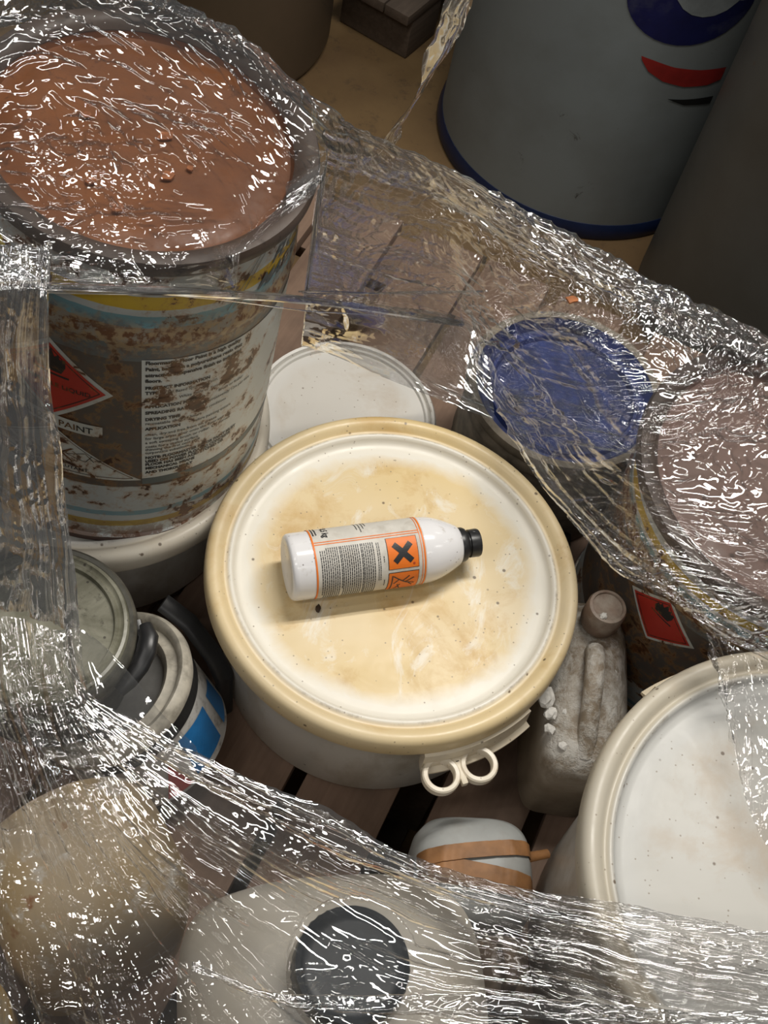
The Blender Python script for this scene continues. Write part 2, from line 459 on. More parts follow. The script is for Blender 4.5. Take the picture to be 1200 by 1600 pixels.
def grip_tab(root, R, h, phA, phB, rings):
    """curved skirt under the lid rim with a lip, and a flat plate with round finger holes at one end"""
    bm = bmesh.new(); n = 28
    prof = [(R-.006, h-.024), (R+.003, h-.026), (R+.0045, h-.050), (R+.0100, h-.0525), (R+.0100, h-.0555), (R+.003, h-.0565), (R-.004, h-.054), (R-.010, h-.030)]
    ringsv = []
    for i in range(n+1):
        ph = phA + (phB-phA)*i/n
        ringsv.append([bm.verts.new((r*math.cos(ph), r*math.sin(ph), z)) for r, z in prof])
    for a, b in zip(ringsv, ringsv[1:]):
        for k in range(len(prof)):
            j = (k+1) % len(prof); bm.faces.new((a[k], b[k], b[j], a[j]))
    bm.faces.new(ringsv[0]); bm.faces.new(ringsv[-1][::-1])
    obj('tab_skirt', finish(bm), M_TAB, root, True, 35)
    if rings:
        for (ph, rr) in rings:
            bm = bmesh.new()
            lathe(bm, [(.0132, -.0045), (.0132, .0035), (.0142, .0050), (.0178, .0050), (.0192, .0035), (.0192, -.0045)], 40, closed=True)
            o = obj('finger_ring', finish(bm), M_TAB, root, True, 40); o.location = (rr*math.cos(ph), rr*math.sin(ph), h-.045)
        pa, pb_ = rings[0][0], rings[1][0]; rr = rings[0][1]; ph = (pa+pb_)/2
        bm = bmesh.new()
        box(bm, rr-.0175, 0, h-.0455, .008, .062, .008, .0015); box(bm, rr-.0125, 0, h-.0455, .010, .020, .008, .0015); box(bm, rr+.0015, 0, h-.0455, .026, .0065, .008, .0015)
        bmesh.ops.transform(bm, matrix=Matrix.Rotation(ph, 4, 'Z'), verts=bm.verts[:])
        obj('tab_web', bm, M_TAB, root, True, 40)

MAIN = (.027, .672, .30)
b1 = make_bucket('plastic_bucket', 'white bucket with yellow-stained lid carrying the small chemical bottle', MAIN, .20, .196, M_LID_MAIN)
aA = math.atan2(.490-.672, .105-.027); aB = math.atan2(.552-.672, .196-.027)
r1 = math.atan2(.493-.672, .122-.027); r2 = math.atan2(.512-.672, .153-.027)
grip_tab(b1, .196, .20, r1-.10, aB+.06, [(r1-.02, .2130), (r2-.010, .2130)])
b2 = make_bucket('plastic_bucket', 'white lidded bucket with rust-marked rim under the rusty paint tin', (-.341, .782, .30), .17, .197, M_LID_UNDER)
b3 = make_bucket('plastic_bucket', 'white bucket with grey speckled lid, its body hidden, beside the powdery jerrycan', (.456, .426, .30), .30, .221, M_LID_RIGHT)
t0 = math.atan2(.620-.426, .300-.456)
grip_tab(b3, .221, .30, t0-.22, t0+.16, None)
# low tub behind, half covered by hanging film
root = thing('plastic_tub', 'low white tub with dusty flat lid behind the stained bucket', 'tub', (-.080, .945, .30))
bm = bmesh.new(); lathe(bm, [(0, .004), (.095, .004), (.098, 0), (.103, .003), (.108, .055), (.106, .056)], 80); obj('body', finish(bm), M_BODY, root)
bm = bmesh.new(); lathe(bm, [(.1095, -.020), (.1150, -.0205), (.1165, -.016), (.1160, -.005), (.1130, 0), (.1095, -.001), (.1075, -.006), (.1055, -.0025), (.1025, -.0025), (.1010, -.006), (0, -.0055)], 96)
o = obj('lid', finish(bm), M_LID_BACK, root, True, 50); o.location = (0, 0, .072)
bm = bmesh.new(); box(bm, .075, -.052, .0685, .020, .010, .003, .001, Matrix.Rotation(-.5, 3, 'Z')); obj('lid_tab', bm, M_TAB, root)

# ------------------------------------------------------------------ rusty paint tins
def flame(bm, w, s, z, k, mat):
    pts = [(-.012, -.010), (-.016, -.002), (-.013, .007), (-.010, .003), (-.008, .012), (-.004, .006), (.001, .019), (.004, .009), (.008, .013), (.009, .005), (.014, .009), (.014, -.001), (.010, -.010)]
    poly_patch(bm, w, [(s+x*k, z+y*k) for x, y in pts], .008, mat)
    poly_patch(bm, w, [(s-.017*k, z-.015*k), (s+.017*k, z-.015*k), (s+.017*k, z-.0125*k), (s-.017*k, z-.0125*k)], .008, mat)

def diamond(root, rad, phi, zc, half, words, kk=1.0):
    p = lambda h: [(-h, zc), (0, zc-h*.93), (h, zc), (0, zc+h*.93)]
    bm = bmesh.new(); w1, w2, w3, w4 = (wrapper(rad, phi, o) for o in (.0004, .0007, .0009, .0011))
    poly_patch(bm, w1, p(half), .008, 0)
    poly_patch(bm, w2, p(half*.885), .008, 1)
    h = half*.79
    for (x0, z0), (x1, z1) in zip(p(h), p(h)[1:]+p(h)[:1]):
        dx, dz = x1-x0, z1-z0; l = math.hypot(dx, dz); nx, nz = -dz/l*.0005, dx/l*.0005
        poly_patch(bm, w3, [(x0+nx, z0+nz), (x1+nx, z1+nz), (x1-nx, z1-nz), (x0-nx, z0-nz)], .008, 2)
    flame(bm, w3, 0, zc+.022*kk, kk, 2)
    if words: text_into(bm, w4, words, 0, zc-.0075*kk, .0078*kk, .0001, 1.05, 0, 'CENTER', 2)
    bmesh.ops.recalc_face_normals(bm, faces=bm.faces[:])
    obj('hazard_diamond', bm, [M_PRINT_W, M_PRINT_R, M_PRINT_K], root, False)

M_PRINT_W = print_material('print_white', (.58, .60, .57), .545, 3)
M_PRINT_R = print_material('print_red', (.48, .035, .022), .64, 1)
M_PRINT_K = print_material('print_black', (.016, .016, .016), .565, 0)
M_PRINT_PANEL = print_material('print_panel', (.66, .69, .67), .556, 0)
M_PRINT_GREEN = print_material('print_grey_green', (.13, .155, .155), .60, 0)

def make_tin(label, loc, h, rb, rt, rotz, lid_mat):
    root = thing('paint_tin', label, 'tin', loc, (0, 0, rotz))
    rad = lambda z: rb + (rt-rb)*z/h
    s = h/.412
    bm = bmesh.new()
    bead = lambda z, d: [(rad(z-.010)+.0, z-.010), (rad(z)+d*.6, z-.005), (rad(z)+d, z), (rad(z)+d*.6, z+.005), (rad(z+.010), z+.010)]
    prof = [(0, .006), (rb-.004, .006), (rb-.003, 0), (rb+.0025, 0), (rb+.0035, .004), (rb+.0025, .008), (rad(.010), .010)]
    for k in range(1, 16):
        z = .012 + k*.018*s
        if z < .294*s: prof.append((rad(z), z))
    prof += bead(.311*s, .0022)
    prof += [(rad(.34*s), .34*s), (rad(.36*s), .36*s), (rad(h-.012), h-.012)]
    lathe(bm, prof, 128); obj('body', finish(bm), tin_body_material(h), root)
    bm = bmesh.new()
    lathe(bm, [(rt-.001, h-.018), (rt+.006, h-.0175), (rt+.0095, h-.013), (rt+.010, h-.006), (rt+.0075, h-.001), (rt+.002, h), (rt-.004, h-.001), (rt-.0085, h-.004), (rt-.012, h-.009), (rt-.010, h-.016)], 128, closed=True)
    obj('rim', finish(bm), M_RUSTRIM, root)
    bm = bmesh.new()
    lathe(bm, [(rt-.0105, h-.008), (rt-.014, h-.016), (rt-.022, h-.017), (rt-.026, h-.0145), (rt-.040, h-.0140), (rt-.07, h-.0150), (rt-.12, h-.0135), (0, h-.013)], 96)
    for v in bm.verts: v.co.z += .0012*mnoise.noise(v.co*22)
    obj('lid', finish(bm), lid_mat, root)
    return root, rad

T1 = (-.322, .789, .466)
tin1, rad1 = make_tin('upright rusty paint tin with printed text panel and orange rusted lid', T1, .412, .165, .1405, 0, M_RUSTLID)
tin1.rotation_euler = (0, .106, 0)
PHI_P = lambda z: math.radians(-61.9 - 5.7*(z-.105)/.18)
PHI_D = lambda z: math.radians(-96.5 + (.23-z)*35)
def d2r(a): return math.radians(a)
z0 = .49
# text panel with its grey-green foot line
wp = wrapper(rad1, PHI_P, .0004)
bm = bmesh.new(); grid_patch(bm, wp, 0, .235, .1100, .2875, 60, 12); panel = obj('text_panel', bm, M_PRINT_PANEL, tin1, False)
bm = bmesh.new(); grid_patch(bm, wrapper(rad1, PHI_P, .0007), 0, .235, .1005, .1100, 60, 1); obj('foot_line', bm, M_PRINT_GREEN, panel, False)
LINES = [(569, 1, 'Floormaster Floor Paint is a high quality'), (577.5, 1, 'Paint, based on a polyurethane resin that'), (586, 1, 'attractive, inexpensive finish to industrial'), (594, 1, 'floors.'),
 (604, 1, 'PRODUCT INFORMATION'), (611.5, 2, 'TYPE|Oil Based Synthetic Resin.'), (621.6, 2, 'THINNER|White Spirit or Turpentine Substitute'), (631.6, 2, 'APPLICATION METHOD|Brush or Roller'),
 (641, 2, 'SPREADING RATE|Approximately 12m per litre'), (651, 2, 'DRYING TIME|Normal conditions'), (657.5, 0, 're-coatable after 24 hours'), (666, 2, 'APPLICATION|Before painting ensure'),
 (675, 0, 'clean, dry and free from oil, grease'), (681.4, 0, 'for large areas pour onto the floor and'), (688, 0, 'a soft sweeping brush or roller. On porous'), (694.5, 0, 'coats for a sealed surface'),
 (699.6, 0, 'thinning the first coat well'), (705, 0, 'turpentine substitute.'), (713, 1, 'NOTE: FLOORMASTER FLOOR PAINT MUST'), (719, 1, 'USED ON POWER FLOATED CONCRETE'),
 (724.6, 1, 'FLOOR HAS BEEN ACID ETCHED OR'), (731, 1, 'MECHANICAL MEANS'), (738, 1, 'AND THOROUGHLY')]
wt = wrapper(rad1, PHI_P, .0008)
bm = bmesh.new()
for y, k, tx in LINES:
    z = .2839 - (y-569)*.000968 - .0020
    if k == 2:
        a, b = tx.split('|')
        text_into(bm, wt, a, .0032, z, .0058, .00030, .92)
        text_into(bm, wt, b, .0032 + .0037*len(a) + .005, z, .0054, .00004, .88)
    else:
        sz = .0062 if y < 600 else .0056
        text_into(bm, wt, tx, .0032, z, sz, .00030 if k else .00006, .92)
o = obj('printed_text', bm, M_PRINT_K, panel, False); o['kind'] = 'stuff'
bm = bmesh.new()
text_into(bm, wt, 'Manufactured by', .150, .078, .0052, .00006, .9); text_into(bm, wt, 'Tel.', .150, .068, .0052, .00006, .9)
o = obj('small_print', bm, M_PRINT_K, tin1, False); o['kind'] = 'stuff'
diamond(tin1, rad1, PHI_D, .2360, .0560, 'FLAMMABLE LIQUID')
# name plate and pollutant triangle
bm = bmesh.new(); w1, w2 = wrapper(rad1, PHI_D, .0010), wrapper(rad1, PHI_D, .0013)
poly_patch(bm, w1, [(-.046, .1730), (.0465, .1730), (.0465, .1890), (-.046, .1890)], .008, 0)
text_into(bm, w2, 'UN1263 PAINT', 0, .1768, .0115, .00015, 1.0, 0, 'CENTER', 1)
obj('name_plate', bm, [M_PRINT_W, M_PRINT_K], tin1, False)
bm = bmesh.new()
tri = lambda k, dz=0: [(-.083*k, .1075+dz), (.083*k, .1075+dz), (0, .1715-dz*.6)]
poly_patch(bm, wrapper(rad1, PHI_D, .0005), tri(1), .008, 0)
w3 = wrapper(rad1, PHI_D, .0009)
P3 = tri(.9, .004)
for (x0, y0), (x1, y1) in zip(P3, P3[1:]+P3[:1]):
    dx, dz = x1-x0, y1-y0; l = math.hypot(dx, dz); nx, nz = -dz/l*.0004, dx/l*.0004
    poly_patch(bm, w3, [(x0+nx, y0+nz), (x1+nx, y1+nz), (x1-nx, y1-nz), (x0-nx, y0-nz)], .008, 1)
for q in (1, -1):                                        # the cross and the fish beside it
    poly_patch(bm, w3, [(-.004-.0015, .1270 if q > 0 else .1470), (-.004+.0015, .1270 if q > 0 else .1470), (.018+.0015, .1470 if q > 0 else .1270), (.018-.0015, .1470 if q > 0 else .1270)], .008, 1)
for a, b in (((.012, .1370), (.030, .1440)), ((.012, .1370), (.030, .1310)), ((.030, .1440), (.038, .1330)), ((.030, .1310), (.036, .1410)), ((.018, .1430), (.026, .1370))):
    dx, dz = b[0]-a[0], b[1]-a[1]; l = math.hypot(dx, dz); nx, nz = -dz/l*.0004, dx/l*.0004
    poly_patch(bm, w3, [(a[0]+nx, a[1]+nz), (b[0]+nx, b[1]+nz), (b[0]-nx, b[1]-nz), (a[0]-nx, a[1]-nz)], .008, 1)
text_into(bm, w3, 'MARINE POLLUTANT', 0, .1155, .0062, .0001, 1.1, 0, 'CENTER', 1)
obj('pollutant_triangle', bm, [M_PRINT_W, M_PRINT_K], tin1, False)
# slanting name near the rim at the right
bm = bmesh.new(); w4 = wrapper(rad1, d2r(-25.5), .0008)
text_into(bm, w4, 'FLOOR', .012, .3620, .022, .0004, 1.0, .55, 'LEFT', 0)
text_into(bm, w4, 'MASTER', -.004, .3410, .022, .0004, 1.0, .55, 'LEFT', 0)
for q in (-.022, -.016):
    poly_patch(bm, w4, [(q-.014, .335), (q-.0130, .335), (q+.0200, .392), (q+.019, .392)], .008, 0)
obj('slanted_name', bm, print_material('print_slate', (.10, .12, .125), .60, 2), tin1, False)

T2 = (.404, .822, .30)
tin2, rad2 = make_tin('grimy dark paint tin under film at right with red flame diamond', T2, .335, .160, .1675, d2r(-38), M_RUSTLID2)
diamond(tin2, rad2, d2r(-127.2+38), .2070, .046, None, .8)

# ------------------------------------------------------------------ small chemical bottle lying on the stained lid
a = Vector((.893, .449, 0)).normalized(); KB = .975
base = Vector((-.0785, .623, .4857+.0344))
v = Vector((0, 0, 1.6)) - (base + a*.1); e0 = (v - a*v.dot(a)).normalized(); e1 = a.cross(e0)
bot = thing('chemical_bottle', 'small white plastic bottle with orange hazard label lying on stained lid', 'bottle')
bot.matrix_world = Matrix(((e0.x*KB, e1.x*KB, a.x*KB, base.x), (e0.y*KB, e1.y*KB, a.y*KB, base.y), (e0.z*KB, e1.z*KB, a.z*KB, base.z), (0, 0, 0, 1)))
m = NT('glossy_white_bottle', 0.16)
c = m.mix(m.math('MULTIPLY', m.rng(m.noise(60, 5, .7), .60, .72), .5), (.80, .79, .80), (.42, .36, .30)); c = m.mix(m.math('MULTIPLY', m.dots(200, .2, .8), .7), c, (.1, .07, .05))
m.color(c); M_BOTTLE = m.m
RB = .035
bm = bmesh.new(); lathe(bm, [(0, .003), (.024, .002), (.029, 0), (.0325, .0008), (.0345, .003), (RB, .007), (RB, .060), (RB, .120), (RB, .142), (.0347, .148), (.0338, .154), (.0318, .161), (.0286, .169), (.0250, .1765), (.0215, .183), (.0175, .1865), (.0150, .187)], 96)
obj('body', finish(bm), M_BOTTLE, bot)
bm = bmesh.new()
lathe(bm, [(.0150, .1830), (.0180, .1835), (.0186, .1850), (.0184, .1900), (.0172, .1925), (.0140, .1935), (.0132, .1945), (.0132, .1960), (.0150, .1968), (.0152, .2060), (.0145, .2078), (.0120, .2080), (.0112, .2070), (.0108, .1985), (0, .1980)], 64)
obj('neck_collar', finish(bm), M_BLACK, bot)
M_LBL = plain('matte_cream_label', (.66, .63, .57), .55, 0, .12, 60, dirt=(.42, .37, .30))
M_ORANGE = plain('orange_print', (.83, .19, .015), .5, 0, .08, 60)
M_INK = plain('black_ink', (.02, .02, .022), .5, 0, .1, 60)
rb_ = lambda z: RB
bm = bmesh.new(); grid_patch(bm, wrapper(rb_, d2r(-125), .0003), 0, d2r(235)*RB, .0235, .1400, 60, 4, 0); lab = obj('label', bm, M_LBL, bot, True)
wb = wrapper(rb_, 0, .0006)
A = lambda deg: d2r(deg)*RB
bm = bmesh.new()
for zz, hw in ((.0245, .0009), (.1380, .0009), (.1352, .0004)):
    grid_patch(bm, wb, A(-125), A(109), zz-hw, zz+hw, 60, 1, 0)
for ph in (-36, -31.5):
    grid_patch(bm, wb, A(ph)-.0005, A(ph)+.0005, .0245, .1352, 1, 6, 0)
obj('label_frame', bm, M_ORANGE, lab, False)
bm = bmesh.new()
zA, zB = .0985, .1312
for c0, mat in ((0.0, 0), (60.0, 0)):
    poly_patch(bm, wrapper(rb_, d2r(c0), .0006), [(-.0166, zA), (.0166, zA), (.0166, zB), (-.0166, zB)], .005, 1)
    poly_patch(bm, wrapper(rb_, d2r(c0), .0009), [(-.0160, zA+.0006), (.0160, zA+.0006), (.0160, zB-.0006), (-.0160, zB-.0006)], .005, 0)
zc = (zA+zB)/2; w5 = wrapper(rb_, d2r(0), .0012)
for q in (1, -1):
    L_, W_ = .0128, .0030
    ux, uz = .7071, .7071*q; nx, nz = -uz, ux
    poly_patch(bm, w5, [(-ux*L_-nx*W_, zc-uz*L_-nz*W_), (ux*L_-nx*W_, zc+uz*L_-nz*W_), (ux*L_+nx*W_, zc+uz*L_+nz*W_), (-ux*L_+nx*W_, zc-uz*L_+nz*W_)], .005, 1)
poly_patch(bm, w5, [(.0120+.0013*math.cos(t*.785), zB-.0055+.0013*math.sin(t*.785)) for t in range(8)], .005, 2)
# second pictogram: a bare tree and a fish, as spiky strokes
w6 = wrapper(rb_, d2r(60), .0012)
for a_, b_ in (((-.012, zc-.011), (-.002, zc+.002)), ((-.002, zc+.002), (.001, zc+.012)), ((-.004, zc-.001), (-.011, zc+.006)), ((-.007, zc-.005), (-.001, zc-.010)), ((-.002, zc+.002), (-.008, zc+.011)), ((-.001, zc+.005), (.005, zc+.010)), ((.001, zc-.006), (.012, zc-.002)), ((.001, zc-.003), (.012, zc-.008)), ((-.013, zc-.012), (.012, zc-.0125))):
    dx, dz = b_[0]-a_[0], b_[1]-a_[1]; l = math.hypot(dx, dz); nx, nz = -dz/l*.0006, dx/l*.0006
    poly_patch(bm, w6, [(a_[0]+nx, a_[1]+nz), (b_[0]+nx, b_[1]+nz), (b_[0]-nx, b_[1]-nz), (a_[0]-nx, a_[1]-nz)], .005, 1)
obj('hazard_squares', bm, [M_ORANGE, M_INK, plain('dull_red_print', (.45, .06, .02), .5)], lab, False)
bm = bmesh.new()
text_into(bm, wb, '0,5 kg', A(-78), .0370, .0092, .00025, .90, 0, 'LEFT')
rr = random.Random(3)
def greek(s0, s1, z, hgt, gap=.0006):
    s = s0
    while s < s1:
        l = rr.uniform(.0012, .0042); e = min(s+l, s1)
        if e-s > .0006: grid_patch(bm, wb, s, e, z-hgt, z+hgt, 1, 1)
        s = e + gap
for k in range(26):                                       # columns of very small print
    z = .0300 + k*.00218
    if k in (9, 19): z += .0006
    e = 90 - (rr.random() < .25)*rr.uniform(5, 40)
    greek(A(-24 + (k < 3)*4), A(e), z, .00050)
for k, z in enumerate((.0885, .0905, .0945)):
    greek(A(-22 if k < 2 else 2), A(45 if k < 2 else 12), z, .00040)
greek(A(45), A(60), .0945, .0004)
for k, z in enumerate((.0270, .0300)): greek(A(-90), A(-52), z+.0005, .0007)
for k, z in enumerate((.0735, .0770, .0805, .0835)): greek(A(-95), A(-40-8*k if k else -55), z, .00045)
o = obj('small_print', bm, M_INK, lab, False); o['kind'] = 'stuff'

# ------------------------------------------------------------------ blue-lidded tin behind
M_BLUE = plain('scuffed_blue_paint', (.013, .028, .13), .35, 0, .6, 50, dirt=(.010, .011, .016))
M_DRYPAINT = plain('dried_paint_crust', (.20, .17, .13), .6, 0, .5, 40, dirt=(.06, .05, .04))
root = thing('blue_paint_tin', 'paint tin with blue lid and crusted rim under crinkled film', 'tin', (.168, .988, .30))
bm = bmesh.new(); lathe(bm, [(0, .004), (.111, .004), (.112, 0), (.114, .003), (.114, .06), (.1155, .065), (.114, .07), (.114, .150)], 96); obj('body', finish(bm), M_DRYPAINT, root)
bm = bmesh.new(); lathe(bm, [(.113, .145), (.1165, .146), (.1180, .152), (.1165, .158), (.1155, .162), (.1185, .166), (.1195, .172), (.1180, .179), (.1140, .181), (.1090, .179), (.1060, .172), (.106, .165)], 96); obj('rim', finish(bm), M_DRYPAINT, root)
bm = bmesh.new(); lathe(bm, [(.1085, .178), (.1050, .170), (.1000, .164), (.0940, .164), (.0905, .169), (.0870, .169), (.0840, .163), (.05, .162), (0, .163)], 96); obj('lid', finish(bm), M_BLUE, root)

# ------------------------------------------------------------------ two small tins at the left
m = NT('grimy_olive_lid', 0.35)
n1 = m.noise(22, 6, .65, None, .5); n2 = m.noise(60, 5, .7)
c = m.mix(m.rng(n1, .35, .68), (.13, .125, .085), (.33, .32, .25)); c = m.mix(m.rng(n2, .58, .72), c, (.05, .045, .03))
c = m.mix(m.math('MULTIPLY', m.dots(120, .2, .7), .8), c, (.03, .025, .02)); m.color(c); m.bump(n2, .2, .001); M_OLIVE = m.m
c1 = thing('lidded_can', 'small can with grimy olive lid and black rim at left', 'can', (-.277, .484, .430))
bm = bmesh.new(); lathe(bm, [(0, .003), (.074, .003), (.076, 0), (.078, .004), (.079, .080), (.079, .092)], 80); obj('body', finish(bm), M_BLACK_DUSTY, c1)
bm = bmesh.new(); lathe(bm, [(.079, .078), (.083, .079), (.0875, .084), (.0885, .094), (.0872, .103), (.0838, .1065), (.0805, .105), (.079, .101), (.079, .096)], 80); obj('rim', finish(bm), plain('olive_grey_rim', (.13, .125, .105), .4, .2, .4, 60, dirt=(.02, .02, .018)), c1)
bm = bmesh.new(); lathe(bm, [(.0805, .104), (.0785, .108), (.0755, .1085), (.0735, .106), (.0715, .1055), (.0695, .1075), (.0670, .1070), (.0655, .1025), (.035, .1015), (0, .102)], 80); obj('lid', finish(bm), M_OLIVE, c1)
bm = bmesh.new()
tube(bm, [(.070+.02, .030, .106), (.098, .018, .108), (.1005, .004, .106), (.0985, -.010, .100), (.093, -.024, .094), (.087, -.034, .088)], [.006, .0085, .009, .0085, .008, .006], 10, True, .55)
tube(bm, [(.080, .034, .100), (.090, .020, .097), (.092, .004, .094), (.089, -.012, .090)], .0045, 8, True, .6)
obj('black_clip', bm, M_BLACK, c1)

axis = Vector((-.46, .03, .89)).normalized()
q = axis.to_track_quat('Z', 'Y')
m = NT('paint_spattered_white_tin', .45)
x = m.xyz()
ph = m.math('ARCTAN2', x[1], x[0]); c = m.mix(m.rng(m.noise(30, 5, .7), .5, .65), (.50, .49, .47), (.20, .18, .16))
M_SPAT = m; m.color(c); M_SPAT = m.m
c2 = thing('spattered_can', 'tilted tin with pale crusted rim and blue and red print at left', 'can')
lidc = Vector((-.222, .492, .428)); R3 = q.to_matrix().to_4x4(); R3.translation = lidc - axis*.115
c2.matrix_world = R3
rc = .083
bm = bmesh.new(); lathe(bm, [(0, .004), (rc-.005, .004), (rc-.003, 0), (rc, .003), (rc, .05), (rc, .100)], 80); obj('body', finish(bm), M_SPAT, c2)
M_PALECRUST = plain('pale_crusted_rim', (.52, .48, .40), .5, 0, .35, 60, dirt=(.10, .085, .06))
bm = bmesh.new(); lathe(bm, [(rc, .095), (rc+.004, .097), (rc+.006, .104), (rc+.005, .112), (rc+.001, .116), (rc-.004, .114), (rc-.008, .107), (rc-.012, .108), (rc-.018, .111), (rc-.023, .107), (rc-.026, .101)], 80); obj('rim', finish(bm), M_PALECRUST, c2)
bm = bmesh.new(); lathe(bm, [(rc-.024, .103), (rc-.028, .100), (rc-.04, .099), (0, .100)], 80); obj('lid', finish(bm), plain('dull_grey_lid', (.22, .215, .205), .35, .3, .3, 30), c2)
# print: find the side of the wall that faces the viewer
inv = c2.matrix_world.inverted(); vc = inv @ Vector((.0, 0, 1.6)); phv = math.atan2(vc.y, vc.x)
bm = bmesh.new(); rcf = lambda z: rc
poly_patch(bm, wrapper(rcf, phv+.30, .0006), [(-.016, .012), (.030, .012), (.036, .062), (-.010, .070)], .006, 0)
poly_patch(bm, wrapper(rcf, phv-.12, .0009), [(-.020, .008), (.012, .008), (.004, .058)], .006, 1)
poly_patch(bm, wrapper(rcf, phv+1.0, .0006), [(-.012, .010), (.020, .010), (.020, .050), (-.008, .058)], .006, 0)
obj('printed_label', bm, [plain('blue_print', (.015, .16, .42), .45), plain('red_print', (.50, .03, .02), .45)], c2, False)
bm = bmesh.new(); grid_patch(bm, wrapper(rcf, phv-.9, .0008), 0, .19, .078, .094, 40, 2); obj('black_band', bm, M_BLACK, c2, False)
# black strip standing between the tilted tin and the bucket
st = thing('black_strap', 'flat black plastic strip leaning behind the tilted tin', 'strip')
bm = bmesh.new(); tube(bm, [(-.196, .592, .435), (-.165, .585, .420), (-.132, .568, .395), (-.116, .556, .375), (-.112, .550, .300)], .011, 10, True, .35); obj('strip', bm, M_BLACK, st)

# ------------------------------------------------------------------ powdery jerrycan
m = NT('cloudy_jerrycan_plastic', .45)
z = m.xyz()[2]; n1 = m.noise(16, 7, .7, None, .4); n2 = m.noise(70, 5, .75)
geo = m.n('ShaderNodeNewGeometry'); nz = m.xyz(geo.outputs['Normal'])[2]
c = m.mix(m.rng(n1, .35, .65), (.22, .175, .125), (.34, .28, .21))
up = m.math('MULTIPLY', m.rng(nz, .05, .55), m.rng(m.math('ADD', m.math('MULTIPLY', n1, .6), m.math('MULTIPLY', n2, .4)), .44, .56))
c = m.mix(m.math('MULTIPLY', up, .85), c, (.60, .58, .54)); m.color(c); m.rough(m.rng(up, 0, 1, .4, .9)); m.bump(m.math('MULTIPLY', n2, up), .6, .003)
M_JERRY = m.m
jr = thing('jerrycan', 'cloudy brown jerrycan dusted with white powder between two bucket lids', 'jerrycan', (.257, .634, .30), (0, 0, .13))
bm = bmesh.new(); loft(bm, [(0, 0, 0, .038, .092, 5), (.004, 0, 0, .043, .098, 5), (.06, 0, 0, .046, .100, 4.4), (.115, 0, 0, .047, .100, 4.4), (.132, 0, .002, .044, .096, 4), (.146, 0, .008, .036, .084, 3.2), (.156, 0, .016, .027, .066, 2.6), (.161, 0, .024, .018, .046, 2.2)], 56)
obj('body', finish(bm), M_JERRY, jr)
bm = bmesh.new(); lathe(bm, [(.0155, .150), (.0155, .166), (.0200, .167), (.0212, .172), (.0212, .196), (.0195, .2005), (.0165, .2010), (.0160, .1985), (0, .1980)], 48)
o = obj('screw_cap', finish(bm), plain('brown_cap_plastic', (.22, .15, .11), .5, 0, .3, 50, dirt=(.38, .33, .27)), jr); o.location = (.002, .060, 0)
bm = bmesh.new(); tube(bm, [(0, .030, .150), (-.002, .022, .168), (-.004, .004, .176), (-.005, -.022, .172), (-.005, -.048, .160), (-.004, -.066, .146), (-.003, -.078, .132)], [.010, .0105, .0105, .0105, .0105, .011, .012], 12); obj('handle', bm, M_JERRY, jr)

def chunk(name, label, cat, group, loc, size, mat, seed):
    bm = bmesh.new(); bmesh.ops.create_icosphere(bm, subdivisions=2, radius=1)
    r = random.Random(seed); off = Vector((r.random()*9, r.random()*9, r.random()*9))
    for v in bm.verts: v.co *= 1 + .55*mnoise.noise(v.co*1.3+off)
    bmesh.ops.transform(bm, matrix=Matrix.Diagonal((*size, 1)), verts=bm.verts[:])
    o = obj(name, bm, mat, None, False); o.location = loc; o.rotation_euler = (0, 0, r.random()*6)
    return tag(o, label, cat, group)
rnd = random.Random(5)
for k, (x, y, z, s) in enumerate([(.2125, .598, .452, .011), (.2205, .583, .448, .008), (.2235, .568, .444, .006), (.240, .556, .440, .006), (.2360, .590, .4485, .005), (.2570, .601, .4560, .005), (.2660, .583, .448, .0055), (.2740, .612, .449, .005), (.2780, .645, .456, .004)]):
    chunk('plaster_crumb', 'largest white plaster crumb on jerrycan, touching the stained lid' if k == 0 else 'small loose white plaster crumb lying on the powdery jerrycan', 'crumb', 'plaster crumbs on the jerrycan', (x, y, z), (s, s*.8, s*.6), M_PLASTER, k)
chunk('plaster_chip', 'white chip lying on the brown screw cap', 'chip', None, (.248, .681, .5010), (.0045, .0036, .0022), M_PLASTER, 31)
chunk('dirt_crumb', 'dark brown crumb on stained lid below the bottle', 'crumb', None, (-.038, .606, .4878), (.0042, .003, .0026), M_CRUMB, 40)

# ------------------------------------------------------------------ containers at the near edge
M_CREAM = plain('cream_plastic', (.47, .42, .34), .45, 0, .15, 14, dirt=(.38, .25, .10))
m = NT('orange_dirt_on_cream', .5)
n1 = m.noise(11, 6, .65, None, .6); n2 = m.noise(40, 5, .7)
c = m.mix(m.rng(n1, .38, .55), (.55, .50, .41), (.50, .30, .035)); c = m.mix(m.rng(m.noise(6, 5), .52, .68), c, (.16, .06, .015)); c = m.mix(m.rng(n2, .6, .7, 0, .7), c, (.55, .52, .46))
m.color(c); m.bump(n2, .4, .002); M_ORANGEDIRT = m.m
m = NT('rust_stained_beige_plastic', .5)
n1 = m.noise(7, 6, .6, None, .5); n2 = m.noise(30, 6, .7)
c = m.mix(m.rng(n1, .35, .7), (.44, .36, .26), (.40, .27, .10)); c = m.mix(m.rng(n2, .56, .66, 0, .8), c, (.58, .55, .50)); c = m.mix(m.rng(m.noise(22, 5, .6, m.map(loc=(4, 4, 4))), .64, .70), c, (.26, .10, .03))
m.color(c); m.bump(n2, .3, .001); M_BEIGE = m.m
